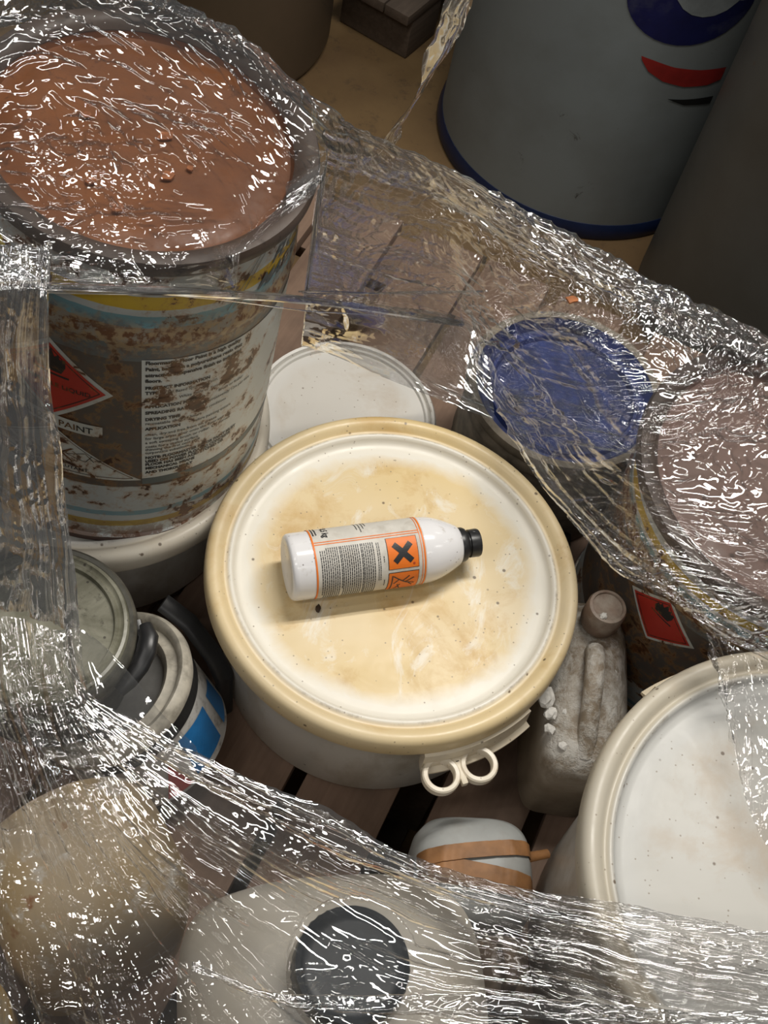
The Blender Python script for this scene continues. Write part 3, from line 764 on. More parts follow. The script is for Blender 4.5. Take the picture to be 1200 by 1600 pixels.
# white jug with big dark cap
M_JUG = plain('milky_white_plastic', (.60, .555, .48), .42, 0, .1, 9, dirt=(.46, .40, .31))
jl = thing('white_jug', 'milky white jug with a broad dark cap under film, bottom centre', 'jug', (.070, .246, .30), (0, 0, .34))
bm = bmesh.new(); loft(bm, [(0, 0, 0, .118, .088, 4), (.006, 0, 0, .126, .095, 4), (.12, 0, 0, .130, .098, 4), (.20, 0, 0, .130, .098, 3.6), (.235, 0, 0, .122, .092, 3), (.262, 0, 0, .100, .078, 2.5), (.278, 0, 0, .070, .060, 2.2), (.284, 0, 0, .048, .048, 2), (.292, 0, 0, .044, .044, 2)], 64)
obj('body', finish(bm), M_JUG, jl)
bm = bmesh.new(); prof = [(.038, .286), (.0440, .287), (.0455, .290), (.0455, .315), (.0440, .3195), (.040, .3210), (.037, .3195), (.032, .3190), (0, .3195)]
lathe(bm, prof, 72)
for v in bm.verts:
    r = math.hypot(v.co.x, v.co.y)
    if r > .045 and int(round(math.atan2(v.co.y, v.co.x)/(2*PI/72))) % 2: v.co.x *= .978; v.co.y *= .978
obj('screw_cap', finish(bm), plain('dark_slate_plastic', (.010, .014, .019), .4, 0, .4, 40, dirt=(.03, .04, .05)), jl)
# beige rust-stained container
jb = thing('beige_container', 'beige rust-stained plastic container under streaked film, lower left', 'container', (-.168, .292, .30), (0, 0, .75))
bm = bmesh.new(); loft(bm, [(0, 0, 0, .074, .064, 4), (.005, 0, 0, .080, .070, 4), (.10, 0, 0, .084, .074, 4), (.17, 0, 0, .084, .074, 3.4), (.205, 0, .004, .078, .068, 3), (.228, 0, .008, .066, .058, 2.6), (.240, 0, .010, .040, .036, 2.3)], 56)
obj('body', finish(bm), M_BEIGE, jb)
# orange-stained container at the corner
jk = thing('stained_container', 'white container crusted with orange stain, lower left corner', 'container', (-.250, .098, .30), (0, 0, .2))
bm = bmesh.new(); loft(bm, [(0, 0, 0, .070, .085, 4), (.005, 0, 0, .078, .093, 4), (.14, 0, 0, .080, .095, 4), (.22, 0, 0, .080, .095, 3.4), (.250, 0, 0, .072, .086, 3), (.268, 0, 0, .050, .064, 2.6), (.275, 0, 0, .025, .035, 2.3)], 56)
obj('body', finish(bm), M_ORANGEDIRT, jk)
bm = bmesh.new(); lathe(bm, [(.020, .255), (.026, .256), (.027, .262), (.027, .288), (.024, .292), (0, .291)], 40); o = obj('screw_cap', finish(bm), M_BLACK_DUSTY, jk); o.location = (-.005, .060, 0)
# grey jug with orange tape
jg = thing('grey_jug', 'grey rounded jug banded with orange-brown tape below the main bucket', 'jug', (.185, .425, .30), (0, 0, .24))
M_GREYJUG = plain('blue_grey_plastic', (.36, .37, .36), .5, 0, .12, 16, dirt=(.24, .22, .19))
bm = bmesh.new(); loft(bm, [(0, 0, 0, .052, .050, 4), (.004, 0, 0, .058, .056, 4), (.05, 0, 0, .061, .058, 4), (.075, 0, 0, .060, .057, 3.6), (.092, 0, 0, .053, .050, 3), (.101, 0, 0, .038, .036, 2.6), (.104, 0, 0, .018, .018, 2.2)], 56)
obj('body', finish(bm), M_GREYJUG, jg)
M_TAPE = plain('orange_brown_tape', (.30, .14, .05), .6, 0, .35, 40, dirt=(.22, .11, .05))
JG = [(0, .052, .050, 4), (.004, .058, .056, 4), (.05, .061, .058, 4), (.075, .060, .057, 3.6), (.092, .053, .050, 3), (.101, .038, .036, 2.6), (.104, .018, .018, 2.2)]
def jug_top(x, y):
    """height of the jug's surface over (x, y)"""
    z = .104
    while z > .051:
        for a_, b_ in zip(JG, JG[1:]):
            if a_[0] <= z <= b_[0]:
                f = (z-a_[0])/(b_[0]-a_[0]); hx, hy, e = (a_[k]+(b_[k]-a_[k])*f for k in (1, 2, 3))
        if (abs(x)/hx)**e + (abs(y)/hy)**e <= 1: return z
        z -= .001
    return .05
def tape_ring(bm, tilt, y0, n=48, wid=.011, lift=.0015):
    """a band laid over the jug from one side wall to the other"""
    prev = None
    xs_ = [-.0632]*2 + [-.0605+.121*k/n for k in range(n+1)] + [.0632]*2
    for q_, x in enumerate(xs_):
        y = y0 + tilt*x; low = q_ == 0 or q_ == len(xs_)-1
        cur = [bm.verts.new((x, yy, (.010 if low else jug_top(x, yy)+lift))) for yy in (y-wid, y-wid*.5, y, y+wid*.5, y+wid)]
        if prev:
            for i in range(4): bm.faces.new((prev[i], cur[i], cur[i+1], prev[i+1]))
        prev = cur
bm = bmesh.new(); tape_ring(bm, -.16, -.012, wid=.013); tape_ring(bm, .12, .014, lift=.0030, wid=.008)
r = bmesh.ops.extrude_face_region(bm, geom=bm.faces[:]); bmesh.ops.translate(bm, vec=(0, 0, .0012), verts=[g for g in r['geom'] if isinstance(g, bmesh.types.BMVert)])
obj('tape_band', finish(bm), M_TAPE, jg)
bm = bmesh.new(); tube(bm, [(.046, .012, .088), (.058, .017, .078), (.070, .021, .073), (.080, .024, .070)], [.006, .0055, .005, .0048], 10, True, .7); obj('tape_tail', bm, M_TAPE, jg)
# brown canister and black crumpled sheet near the bottom edge
jm = thing('brown_canister', 'small brown plastic canister with moulded handle under the lower film', 'canister', (.223, .330, .30), (0, 0, .3))
M_BROWN = plain('brown_plastic', (.15, .11, .08), .45, 0, .3, 20)
bm = bmesh.new(); loft(bm, [(0, 0, 0, .024, .030, 4), (.004, 0, 0, .027, .034, 4), (.09, 0, 0, .028, .035, 3.6), (.115, 0, 0, .024, .030, 3), (.126, 0, 0, .014, .018, 2.4)], 40); obj('body', finish(bm), M_BROWN, jm)
bm = bmesh.new(); tube(bm, [(0, .020, .115), (0, .016, .140), (0, 0, .148), (0, -.016, .142), (0, -.024, .112)], .0065, 10); obj('handle', bm, M_BROWN, jm)
bm = bmesh.new(); bmesh.ops.create_grid(bm, x_segments=36, y_segments=36, size=.075)
for v in bm.verts:
    p = v.co.copy(); n_ = mnoise.noise(p*30)*.012 + mnoise.noise(p*75)*.006
    v.co.z = .135 - 4.5*(p.x**2+p.y**2)**1.0*2.2 + n_
    v.co.x *= .62
o = obj('black_bin_bag', bm, plain('black_polythene', (.012, .012, .013), .25, 0, .2, 40), None, True, 60)
sol = o.modifiers.new('thickness', 'SOLIDIFY'); sol.thickness = .001
o.location = (.238, .235, .30); o.rotation_euler = (0, 0, .3)
tag(o, 'crumpled black polythene bag beside the right bucket, bottom edge', 'bag')

# ------------------------------------------------------------------ drums and skid behind
def drum_surface(name, col, dirt, scuff, seed=0):
    m = NT(name, .5)
    n1 = m.noise(4, 6, .6, m.map(loc=(seed, 0, 0))); n2 = m.noise(18, 6, .7, m.map(loc=(0, seed, 0)), .5)
    c = m.mix(m.rng(n1, .42, .7, 0, .8), col, dirt); c = m.mix(m.rng(n2, .66, .72), c, scuff)
    m.color(c); m.bump(n2, .08, .002); return m.m
dr = thing('white_drum', 'tall white drum with blue base and blue and red printed mark, behind', 'drum', (.163, 2.04, 0))
R_ = .271
bm = bmesh.new(); lathe(bm, [(R_-.004, .028), (R_, .032), (R_, .30), (R_, .60), (R_, .86), (R_-.008, .875), (R_-.03, .878), (0, .876)], 128); obj('body', finish(bm), drum_surface('scuffed_white_drum', (.19, .215, .22), (.14, .15, .145), (.05, .05, .045), 2), dr)
bm = bmesh.new(); lathe(bm, [(0, .004), (R_-.01, .004), (R_-.006, 0), (R_+.005, .002), (R_+.007, .012), (R_+.005, .026), (R_+.001, .034), (R_-.006, .036)], 128); obj('base_ring', finish(bm), plain('dark_blue_base', (.006, .013, .045), .4), dr)
rd = lambda z: R_
wd = wrapper(rd, d2r(-72), .0008)
bm = bmesh.new(); poly_patch(bm, wd, [(.105*math.cos(-PI+PI*k/16), .505+.080*math.sin(-PI+PI*k/16)) for k in range(17)], .012, 0)
navy = obj('navy_mark', bm, plain('navy_print', (.006, .008, .060), .45, 0, .3, 20, dirt=(.06, .065, .10)), dr, False)
bm = bmesh.new(); poly_patch(bm, wrapper(rd, d2r(-72), .0012), [(.022+.062*math.cos(2*PI*k/20), .540+.062*math.sin(2*PI*k/20)) for k in range(20)], .012, 0)
obj('white_cutout', bm, plain('drum_white_print', (.18, .20, .205), .5), navy, False)
M_DRED = plain('drum_red_print', (.25, .016, .013), .5)
bm = bmesh.new(); poly_patch(bm, wrapper(rd, d2r(-72), .0016), [(.055+.032*math.cos(2*PI*k/16), .560+.045*math.sin(2*PI*k/16)) for k in range(16)], .012, 0)
obj('red_dot', bm, M_DRED, navy, False)
sw = [(-.050, .398), (-.046, .390), (-.030, .372), (0, .356), (.040, .346), (.085, .345), (.110, .352), (.110, .376), (.06, .378), (.01, .384), (-.030, .394)]
bm = bmesh.new(); poly_patch(bm, wd, sw, .012, 0); obj('red_swoosh', bm, M_DRED, dr, False)
bm = bmesh.new(); poly_patch(bm, wd, [(.020, .322), (.055, .308), (.11, .303), (.11, .318), (.05, .320)], .012, 0)
obj('black_mark', bm, plain('drum_black_print', (.012, .012, .012), .5), dr, False)

dg = thing('grey_drum', 'tall grey drum with faint rust smears, behind at right', 'drum', (.613, 1.70, 0))
R_ = .285
bm = bmesh.new(); lathe(bm, [(0, .004), (R_-.02, .004), (R_-.012, 0), (R_, .010), (R_, .30), (R_, .60), (R_, .85), (R_-.012, .862)], 128); obj('body', finish(bm), drum_surface('grey_drum_paint', (.10, .098, .088), (.07, .066, .055), (.13, .062, .025), 6), dg)
bm = bmesh.new(); lathe(bm, [(R_-.012, .850), (R_+.006, .852), (R_+.008, .866), (R_-.004, .874), (R_-.016, .868), (R_-.02, .858), (0, .858)], 128); obj('lid', finish(bm), plain('grey_drum_lid', (.15, .15, .14), .5), dg)
db = thing('brown_drum', 'brown drum streaked with dark green stains, behind the rusty tin', 'drum', (-.625, 2.085, 0))
R_ = .265
bm = bmesh.new(); lathe(bm, [(0, .006), (R_-.03, .004), (R_-.020, 0), (R_-.006, .006), (R_, .022), (R_, .29), (R_+.004, .30), (R_, .31), (R_, .60), (R_, .85), (R_-.01, .86), (R_-.02, .852), (0, .852)], 128); obj('body', finish(bm), drum_surface('stained_brown_drum', (.135, .10, .068), (.095, .075, .05), (.03, .04, .03), 11), db)
pb = thing('wooden_skid', 'dark weathered wooden skid with block feet on the floor behind', 'skid', (-.204, 2.129, 0), (0, 0, -.37))
for k in range(2):
    b = bmesh.new(); box(b, -.085, .06+k*.42, .045, .165, .11, .09, .004); obj('block', b, M_WOOD_DARK, pb, True, 30)
for k in range(3):
    b = bmesh.new(); box(b, -.028-.062*k, .31, .101, .056, .66, .022, .003, Matrix.Rotation(.01*k, 3, 'Z')); obj('plank', b, M_WOOD_DARK, pb, True, 30)
b = bmesh.new(); box(b, -.085, .31, .135, .16, .10, .045, .003); obj('cross_block', b, M_WOOD_DARK, pb, True, 30)
# black strap end behind the bucket rim
bs = thing('black_hook', 'black plastic hook between main bucket and dark tin', 'hook')
bm = bmesh.new(); tube(bm, [(.196, .858, .3085), (.204, .870, .320), (.214, .880, .334), (.224, .882, .330), (.230, .874, .3085)], .008, 10); obj('hook', bm, M_BLACK, bs)

# ------------------------------------------------------------------ stretch film: draped sheets as fine wrinkled meshes
SHEETS = {
  'top_sheet': [[(-0.5126,0.878,0.833),(-0.4335,0.9152,0.838),(-0.3589,0.9289,0.838),(-0.2426,0.9243,0.836),(-0.1318,0.8681,0.828),(-0.102,0.9061,0.785),(-0.0252,0.9722,0.715),(0.0679,0.983,0.675),(0.1413,0.9806,0.655),(0.1996,0.9755,0.645),(0.2656,0.9665,0.635),(0.3384,0.9616,0.625),(0.4259,0.9501,0.615),(0.5204,0.9392,0.605)],[(-0.5014,0.8738,0.888),(-0.4242,0.9077,0.893),(-0.3529,0.9186,0.893),(-0.2457,0.9127,0.891),(-0.1423,0.8624,0.883),(-0.112,0.8994,0.84),(-0.0282,0.9606,0.77),(0.0649,0.9714,0.73),(0.1383,0.969,0.71),(0.1966,0.9639,0.7),(0.2626,0.9549,0.69),(0.3354,0.95,0.68),(0.4229,0.9385,0.67),(0.5174,0.9276,0.66)],[(-0.4377,0.7577,0.891),(-0.369,0.788,0.891),(-0.3022,0.8001,0.891),(-0.2224,0.8091,0.891),(-0.1474,0.8005,0.883),(-0.0974,0.8843,0.8),(-0.0197,0.9593,0.72),(0.0599,0.9504,0.69),(0.1297,0.9166,0.69),(0.1844,0.8832,0.69),(0.2501,0.8553,0.69),(0.3105,0.8351,0.69),(0.3849,0.8162,0.685),(0.4765,0.8107,0.67)],[(-0.3924,0.6538,0.891),(-0.3256,0.6775,0.891),(-0.2649,0.6948,0.891),(-0.1921,0.7203,0.888),(-0.1383,0.7685,0.85),(-0.0822,0.8963,0.72),(-0.0046,0.9709,0.65),(0.0592,0.9373,0.63),(0.1256,0.8788,0.64),(0.1776,0.8033,0.66),(0.2321,0.751,0.68),(0.2811,0.7225,0.69),(0.3452,0.6939,0.688),(0.4453,0.6947,0.67)],[(-0.3668,0.5945,0.889),(-0.3014,0.6154,0.889),(-0.243,0.6328,0.889),(-0.1787,0.677,0.888),(-0.1367,0.7737,0.8),(-0.0741,0.9146,0.65),(0.0116,0.9865,0.58),(0.0567,0.948,0.57),(0.1189,0.8679,0.58),(0.1749,0.7667,0.62),(0.2234,0.6934,0.66),(0.2695,0.6561,0.68),(0.3284,0.6302,0.68),(0.4305,0.6302,0.665)],[(-0.3529,0.5588,0.878),(-0.2872,0.5897,0.879),(-0.23,0.6096,0.879),(-0.1768,0.6593,0.845),(-0.1392,0.749,0.76),(-0.071,0.9094,0.6),(0.0284,0.9918,0.53),(0.0538,0.9505,0.52),(0.1103,0.8371,0.55),(0.1708,0.7208,0.6),(0.219,0.6461,0.64),(0.2669,0.6155,0.665),(0.3211,0.595,0.66),(0.4269,0.5771,0.65)]],
  'haze_sheet': [[(-0.1464,0.7375,0.78),(-0.1047,0.8368,0.68),(-0.0462,0.9255,0.6),(0.027,0.9939,0.535),(0.0656,0.9608,0.52)],[(-0.1474,0.7574,0.72),(-0.1006,0.8489,0.62),(-0.0347,0.9036,0.56),(0.0286,0.9177,0.52),(0.0836,0.9167,0.51)],[(-0.1514,0.7765,0.66),(-0.1092,0.838,0.6),(-0.0397,0.876,0.54),(0.0282,0.888,0.515),(0.0907,0.8858,0.51)]],
  'left_band': [[(-0.3597,0.6022,0.893),(-0.3379,0.6087,0.893),(-0.318,0.6145,0.893),(-0.3047,0.6183,0.893),(-0.2925,0.6214,0.892)],[(-0.3511,0.5714,0.86),(-0.3261,0.5733,0.868),(-0.3056,0.5782,0.871),(-0.2932,0.5811,0.873),(-0.2825,0.5852,0.873)],[(-0.346,0.5396,0.8),(-0.3214,0.5485,0.8),(-0.3011,0.5559,0.8),(-0.2884,0.5605,0.8),(-0.2774,0.5645,0.8)],[(-0.3452,0.5147,0.73),(-0.3175,0.5206,0.735),(-0.2922,0.5258,0.74),(-0.278,0.5307,0.74),(-0.2667,0.5382,0.735)],[(-0.3406,0.4845,0.67),(-0.3126,0.4905,0.67),(-0.2854,0.4962,0.67),(-0.2685,0.5018,0.67),(-0.2566,0.5123,0.665)],[(-0.3354,0.4426,0.6),(-0.3038,0.4494,0.6),(-0.2708,0.4533,0.6),(-0.2491,0.4569,0.6),(-0.2347,0.4654,0.595)]],
  'lower_sheet': [[(-0.2357,0.4651,0.595),(-0.2193,0.4337,0.575),(-0.1985,0.4165,0.56),(-0.1053,0.4004,0.54),(-0.0116,0.3837,0.53),(0.0781,0.3639,0.55),(0.1638,0.3474,0.59),(0.258,0.3435,0.625),(0.4205,0.3616,0.63)],[(-0.2428,0.4556,0.6),(-0.2212,0.4179,0.58),(-0.19,0.3946,0.57),(-0.0944,0.3655,0.555),(0.0036,0.3396,0.56),(0.0935,0.3211,0.585),(0.1767,0.3106,0.61),(0.2661,0.3094,0.63),(0.4197,0.322,0.635)],[(-0.2568,0.4544,0.6),(-0.2246,0.4051,0.585),(-0.1828,0.3682,0.58),(-0.0962,0.3186,0.58),(-0.0045,0.279,0.6),(0.0811,0.2543,0.63),(0.1676,0.251,0.63),(0.2713,0.256,0.635),(0.4197,0.2656,0.64)],[(-0.2719,0.4562,0.6),(-0.2372,0.402,0.59),(-0.1895,0.3504,0.59),(-0.1119,0.2857,0.6),(-0.0371,0.2297,0.62),(0.0327,0.1859,0.65),(0.1077,0.1703,0.65),(0.2008,0.1768,0.65),(0.3885,0.207,0.65)],[(-0.2922,0.4563,0.6),(-0.2583,0.3994,0.595),(-0.2087,0.3369,0.595),(-0.1487,0.2722,0.61),(-0.0859,0.2045,0.63),(-0.031,0.1475,0.65),(0.0277,0.1193,0.66),(0.0962,0.1163,0.66),(0.2063,0.1315,0.66)],[(-0.315,0.4556,0.6),(-0.2819,0.3898,0.6),(-0.2343,0.3274,0.6),(-0.1778,0.2557,0.62),(-0.1238,0.1827,0.64),(-0.077,0.1214,0.66),(-0.0364,0.0824,0.67),(-0.0024,0.0716,0.67),(0.0432,0.0639,0.67)],[(-0.3429,0.4599,0.6),(-0.3138,0.3861,0.6),(-0.2699,0.313,0.61),(-0.2256,0.2391,0.63),(-0.1823,0.1648,0.65),(-0.1421,0.0952,0.67),(-0.1185,0.061,0.68),(-0.0935,0.0302,0.68),(-0.0682,0.0185,0.68)]],
  'flap': [[(-0.2447,0.4681,0.6),(-0.209,0.4637,0.58),(-0.1722,0.4453,0.565),(-0.1431,0.4289,0.55),(-0.1097,0.4141,0.54),(-0.1006,0.4082,0.535)],[(-0.2333,0.445,0.595),(-0.2067,0.4408,0.575),(-0.179,0.4275,0.56),(-0.154,0.4142,0.55),(-0.1186,0.4051,0.54),(-0.1007,0.405,0.535)],[(-0.2222,0.4254,0.59),(-0.2045,0.4183,0.57),(-0.1885,0.4132,0.56),(-0.1636,0.4081,0.55),(-0.1226,0.3996,0.54),(-0.102,0.3996,0.535)]],
  'right_curtain': [[(0.3024,0.6058,0.66),(0.3186,0.5879,0.64),(0.3369,0.566,0.622)],[(0.3369,0.5952,0.65),(0.3511,0.5526,0.625),(0.3637,0.4783,0.618)],[(0.3671,0.588,0.65),(0.3818,0.5376,0.622),(0.3924,0.4281,0.618)],[(0.4208,0.5817,0.65),(0.4357,0.5161,0.622),(0.4408,0.3897,0.625)]],
  'bottom_band': [[(-0.0459,0.2071,0.665),(0.0125,0.2012,0.67),(0.0752,0.2147,0.67),(0.1391,0.2327,0.665),(0.2104,0.249,0.66),(0.2886,0.266,0.655),(0.399,0.2914,0.65)],[(-0.0432,0.1987,0.665),(0.015,0.1925,0.67),(0.0781,0.2029,0.67),(0.142,0.2185,0.665),(0.2126,0.2348,0.66),(0.2901,0.2524,0.655),(0.3996,0.2774,0.65)]],
  'strand_bg': [[(-0.1008,0.9858,0.76),(-0.0818,0.9635,0.84),(-0.0664,0.933,0.923),(-0.0546,0.911,1.003)],[(-0.089,0.9808,0.76),(-0.0737,0.9802,0.83),(-0.0577,0.9511,0.913),(-0.0458,0.9152,1.003)]],
}
STRANDS = {
  'a': [(-0.2873,0.5901,0.88),(-0.2301,0.61,0.88),(-0.176,0.6562,0.85),(-0.1342,0.7525,0.76),(-0.0719,0.9129,0.6),(0.0281,0.9881,0.535)],
  'b': [(-0.1266,0.7716,0.75),(-0.0623,0.913,0.63),(0.0433,0.9834,0.6)],
  'd': [(-0.2812,0.593,0.878),(-0.2262,0.6129,0.875),(-0.1662,0.6704,0.83),(-0.1186,0.7722,0.73),(-0.0569,0.9099,0.6),(0.0303,0.9867,0.533)],
}


def hsh(i, j, seed):
    x = (i.astype(np.int64)*374761393 + j.astype(np.int64)*668265263 + seed*974634777) & 0xFFFFFFFF
    x = ((x ^ (x >> 13))*1274126177) & 0xFFFFFFFF
    return ((x ^ (x >> 16)) & 0xFFFF)/65535.0*2-1

def tri(x, y, seed):
    """random heights on a triangular lattice, linear in between: flat facets with sharp creases"""
    s = (x+y)*0.36602540; u = x+s; v = y+s
    i = np.floor(u); j = np.floor(v); u = u-i; v = v-j
    h00, h10, h01, h11 = hsh(i, j, seed), hsh(i+1, j, seed), hsh(i, j+1, seed), hsh(i+1, j+1, seed)
    return np.where(u > v, h00*(1-u)+h10*(u-v)+h11*v, h00*(1-v)+h01*(v-u)+h11*u)

def smo(x, y, seed):
    i = np.floor(x); j = np.floor(y); u = x-i; v = y-j; u = u*u*(3-2*u); v = v*v*(3-2*v)
    return (hsh(i, j, seed)*(1-u)+hsh(i+1, j, seed)*u)*(1-v) + (hsh(i, j+1, seed)*(1-u)+hsh(i+1, j+1, seed)*u)*v

SOLIDS = [(T1[0]+.0435, T1[1], .154, .879, -.106), (T2[0], T2[1], .180, .637), (MAIN[0], MAIN[1], .197, .502), (.456, .426, .222, .602), (.168, .988, .120, .484), (.070, .246, .050, .622)]

def sheet(name, grid, step, fold, crumple, layers, seed, parent, transpose=False, clamp=True, edge=1.0, band=0.0, calm=()):
    G = np.array(grid, float)                     # [across][along][xyz]
    if transpose: G = G.transpose(1, 0, 2)
    La = np.linalg.norm(np.diff(G, axis=1), axis=2).sum(1).mean(); Lw = np.linalg.norm(np.diff(G, axis=0), axis=2).sum(0).mean()
    na, nw = max(8, int(La/step[0])), max(6, int(Lw/step[1]))
    A_ = catmull(G, nw); A_ = catmull(A_.transpose(1, 0, 2), na).transpose(1, 0, 2)   # nw x na x 3
    da = np.gradient(A_, axis=1); dw = np.gradient(A_, axis=0)
    N = np.cross(da, dw); N /= np.linalg.norm(N, axis=2, keepdims=True)+1e-12
    N *= np.sign(N[..., 2:3]+1e-9)
    s = np.concatenate([np.zeros((nw, 1)), np.cumsum(np.linalg.norm(np.diff(A_, axis=1), axis=2), axis=1)], axis=1)
    w = np.concatenate([np.zeros((1, na)), np.cumsum(np.linalg.norm(np.diff(A_, axis=0), axis=2), axis=0)], axis=0)
    # folds live in the sheet's own fraction across so that they run with the tension and fan out
    W = np.linspace(0, 1, nw)[:, None]*np.ones((1, na))*Lw
    wx = W + .006*smo(s/.09, W/.05, seed) + .0016*smo(s/.02, W/.012, seed+1)
    m1 = np.clip(.5+.9*smo(s/.11, w/.06, seed+2), 0, 1); m2 = np.clip(.45+1.1*smo(s/.07+3, w/.06+7, seed+3), 0, 1)
    m3 = np.clip(.35+1.2*smo(s/.05+9, w/.035+2, seed+8), 0, 1)
    f = fold
    ed = np.minimum(np.arange(nw), np.arange(nw)[::-1])[:, None]/max(1, nw)
    far = np.arange(nw)[:, None]/max(1, nw)
    fe = 1 + .9*np.exp(-(ed/.05)**2)
    h = f*(.35+.65*m1)*fe*(.0065*tri(wx/.038, s/.55, seed+3) + .0042*tri(wx/.017, s/.45, seed+4) + .0026*tri(wx/.0078, s/.30, seed+5) + .0013*tri(wx/.0036, s/.14, seed+6))
    cx = s + .005*smo(s/.022, w/.022, seed+9); cy = w + .005*smo(s/.022+5, w/.022, seed+10)
    c_ = crumple
    h = h + c_*m2*(.0034*tri(cx/.030, cy/.018, seed+11) + .0020*tri(cx/.012+3, cy/.008, seed+12))
    for q_, (an, mk) in enumerate(((.15, m1), (.75, m3), (-.65, 1-m3), (1.35, m2))):      # needle-like creases in several directions
        uu = cx*math.cos(an)+cy*math.sin(an); vv = cy*math.cos(an)-cx*math.sin(an)
        mk = np.clip(mk*1.6-.5, 0, 1)
        h = h + c_*mk*(.0028*tri(uu/.045+q_, vv/.0085, seed+30+q_) + .0012*tri(uu/.022+q_, vv/.0038, seed+40+q_))
    for (qx, qy, qr, qk) in calm:
        h = h*(1-(1-qk)*np.exp(-((A_[..., 0]-qx)**2+(A_[..., 1]-qy)**2)/qr**2))
    h = h + .003*smo(s/.10, w/.06, seed+14)*min(1, fold+crumple)
    P = A_ + N*h[..., None]
    if clamp:
        for (x, y, r, z, *sl) in SOLIDS:
            d = np.hypot(P[..., 0]-x, P[..., 1]-y)
            lim = z + .0035 + np.abs(h)*.6 + (sl[0]*(P[..., 0]-x) if sl else 0)
            P[..., 2] = np.where((d < r) & (P[..., 2] < lim), lim, P[..., 2])
    lay = layers*(.55 + .55*np.clip(.5+smo(s/.16+1, wx/.022, seed+15), 0, 1)) + edge*np.exp(-(ed/.04)**2)*np.ones((1, na))*.9 + band*np.exp(-(far/.20)**2)*np.clip(.6+smo(s/.2, wx/.015, seed+21), 0, 1.5)
    for (qx, qy, qr, qk) in calm:
        if qk < .3: lay = lay*(1-.8*np.exp(-((A_[..., 0]-qx)**2+(A_[..., 1]-qy)**2)/qr**2))
    me = bpy.data.meshes.new(name)
    V = P.reshape(-1, 3).astype(np.float32)
    idx = np.arange(nw*na).reshape(nw, na)
    Q = np.stack([idx[:-1, :-1], idx[:-1, 1:], idx[1:, 1:], idx[1:, :-1]], axis=-1).reshape(-1)
    nq = len(Q)//4
    me.vertices.add(len(V)); me.vertices.foreach_set('co', V.ravel())
    me.loops.add(len(Q)); me.loops.foreach_set('vertex_index', Q.astype(np.int32))
    me.polygons.add(nq); me.polygons.foreach_set('loop_start', (np.arange(nq)*4).astype(np.int32)); 
    me.polygons.foreach_set('use_smooth', np.ones(nq, dtype=bool))
    me.update(calc_edges=True)
    at = me.attributes.new('layers', 'FLOAT', 'POINT'); at.data.foreach_set('value', lay.ravel().astype(np.float32))
    me.materials.append(FILM)
    return link(name, me, parent)

wrap = thing('stretch_wrap', 'clear crinkled stretch film wrapped around the whole pallet load', 'plastic film', (0, 0, 0))
sheet('film_sheet', SHEETS['top_sheet'], (.0013, .0012), .9*1.35, .85*1.35, .8, 11, wrap, band=2.4, calm=((-.16, .73, .09, .12), (-.30, .80, .20, .62), (-.10, .92, .09, .45), (-.225, .645, .06, .45), (.36, .86, .16, 1.5)))
sheet('film_sheet', SHEETS['haze_sheet'], (.002, .002), .3, .12, 2.4, 23, wrap)
sheet('film_sheet', SHEETS['left_band'], (.0014, .0009), 2.8, .30, 11.0, 37, wrap, transpose=True)
sheet('film_sheet', SHEETS['lower_sheet'], (.0014, .0012), 2.2, .32, 1.0, 41, wrap, band=3.0, calm=((-.05, .215, .07, .35), (.10, .28, .06, .4), (-.14, .28, .06, .6)))
sheet('film_flap', SHEETS['flap'], (.002, .002), .35, .35, 1.6, 53, wrap)
sheet('film_sheet', SHEETS['right_curtain'], (.0016, .0013), .7, .9, .4, 61, wrap, edge=.25)
sheet('film_sheet', SHEETS['bottom_band'], (.0016, .0009), 2.0, .8, 2.2, 71, wrap)
sheet('film_strand', SHEETS['strand_bg'], (.003, .0008), 1.0, .25, 1.3, 83, wrap, clamp=False)
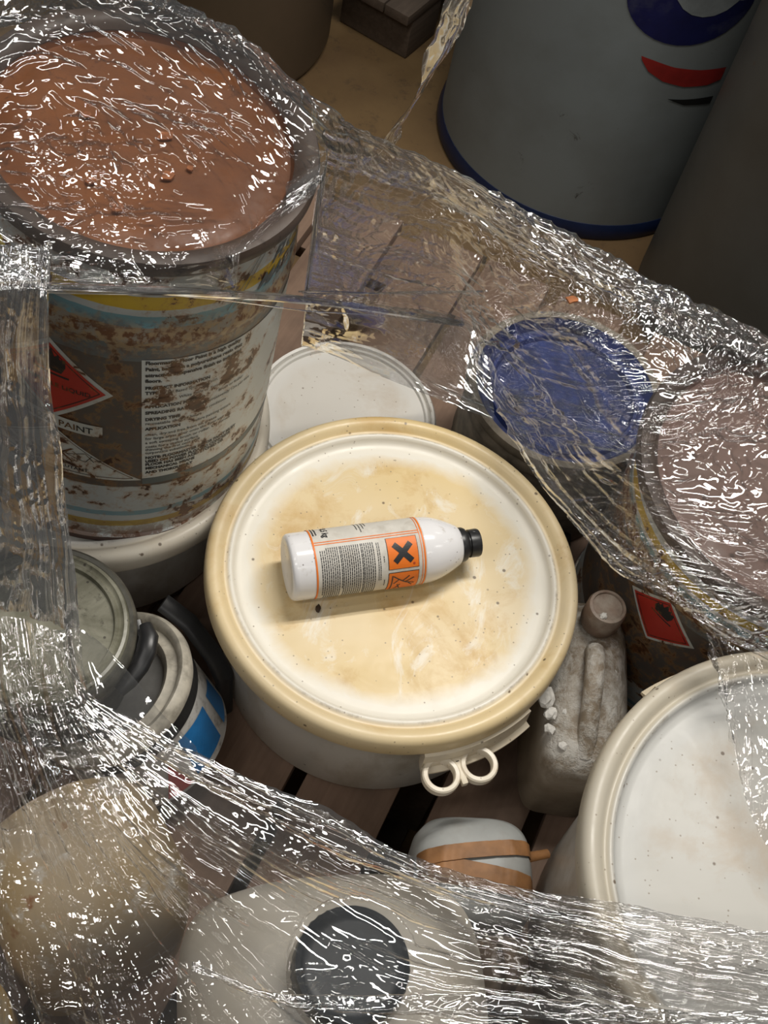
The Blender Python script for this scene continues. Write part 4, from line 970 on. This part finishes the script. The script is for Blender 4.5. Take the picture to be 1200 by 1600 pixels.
for key, rad_ in (('a', .0022), ('b', .0010), ('d', .0007)):
    pts = catmull(STRANDS[key], 60)
    bm = bmesh.new()
    for q in range(4 if key == 'a' else 2):
        ph0 = random.random()*6
        pp = [(p[0]+.0016*math.sin(ph0+i*.11+q), p[1], p[2]+.0018*math.cos(ph0+i*.09+q*2)) for i, p in enumerate(pts)]
        tube(bm, pp, rad_*(.7+.2*q), 8)
    o = obj('film_strand', bm, FILM, wrap)
    at = o.data.attributes.new('layers', 'FLOAT', 'POINT'); at.data.foreach_set('value', [1.6]*len(o.data.vertices))

# ------------------------------------------------------------------ loose rust flakes
def flake(label, loc, size, seed, rz=0, group=None):
    r = random.Random(seed); bm = bmesh.new(); n = 9
    lo = []; hi = []
    for k in range(n):
        t = 2*PI*k/n; q = r.uniform(.6, 1.1)
        x, y = size[0]*q*math.cos(t), size[1]*q*math.sin(t); z = r.uniform(-.0006, .0006)
        lo.append(bm.verts.new((x, y, z))); hi.append(bm.verts.new((x*.95, y*.95, z+.0016)))
    bm.faces.new(lo[::-1]); bm.faces.new(hi)
    for k in range(n):
        j = (k+1) % n; bm.faces.new((lo[k], lo[j], hi[j], hi[k]))
    o = obj('rust_flake', bm, M_FLAKE, None, False); o.location = loc; o.rotation_euler = (0, 0, rz)
    return tag(o, label, 'flake', group)
def film_top(x, y, dflt):
    dg_ = bpy.context.evaluated_depsgraph_get()
    hit, p, nrm, i, ob, mm = S.ray_cast(dg_, Vector((x, y, 1.3)), Vector((0, 0, -1)))
    return p.z if hit else dflt
lean = Matrix.Rotation(.106, 4, 'Y')
for k, (x, y, s) in enumerate([(-.246, .756, .0075), (-.270, .703, .0075), (-.300, .722, .006), (-.262, .800, .008), (-.232, .774, .004), (-.33, .79, .006)]):
    flake('loose orange rust flake lying on the rusted tin lid', Vector(T1) + lean @ Vector((x-T1[0]-.044, y-T1[1], .412-.0125)), (s, s*.8), 100+k, k*1.3, 'rust flakes on the tin lid')
bpy.context.view_layer.update()
fx, fy = .125, .915
flake('single orange rust flake lying on the film above the blue tin', (fx, fy, film_top(fx, fy, .70)+.0012), (.0075, .0065), 140, .4)
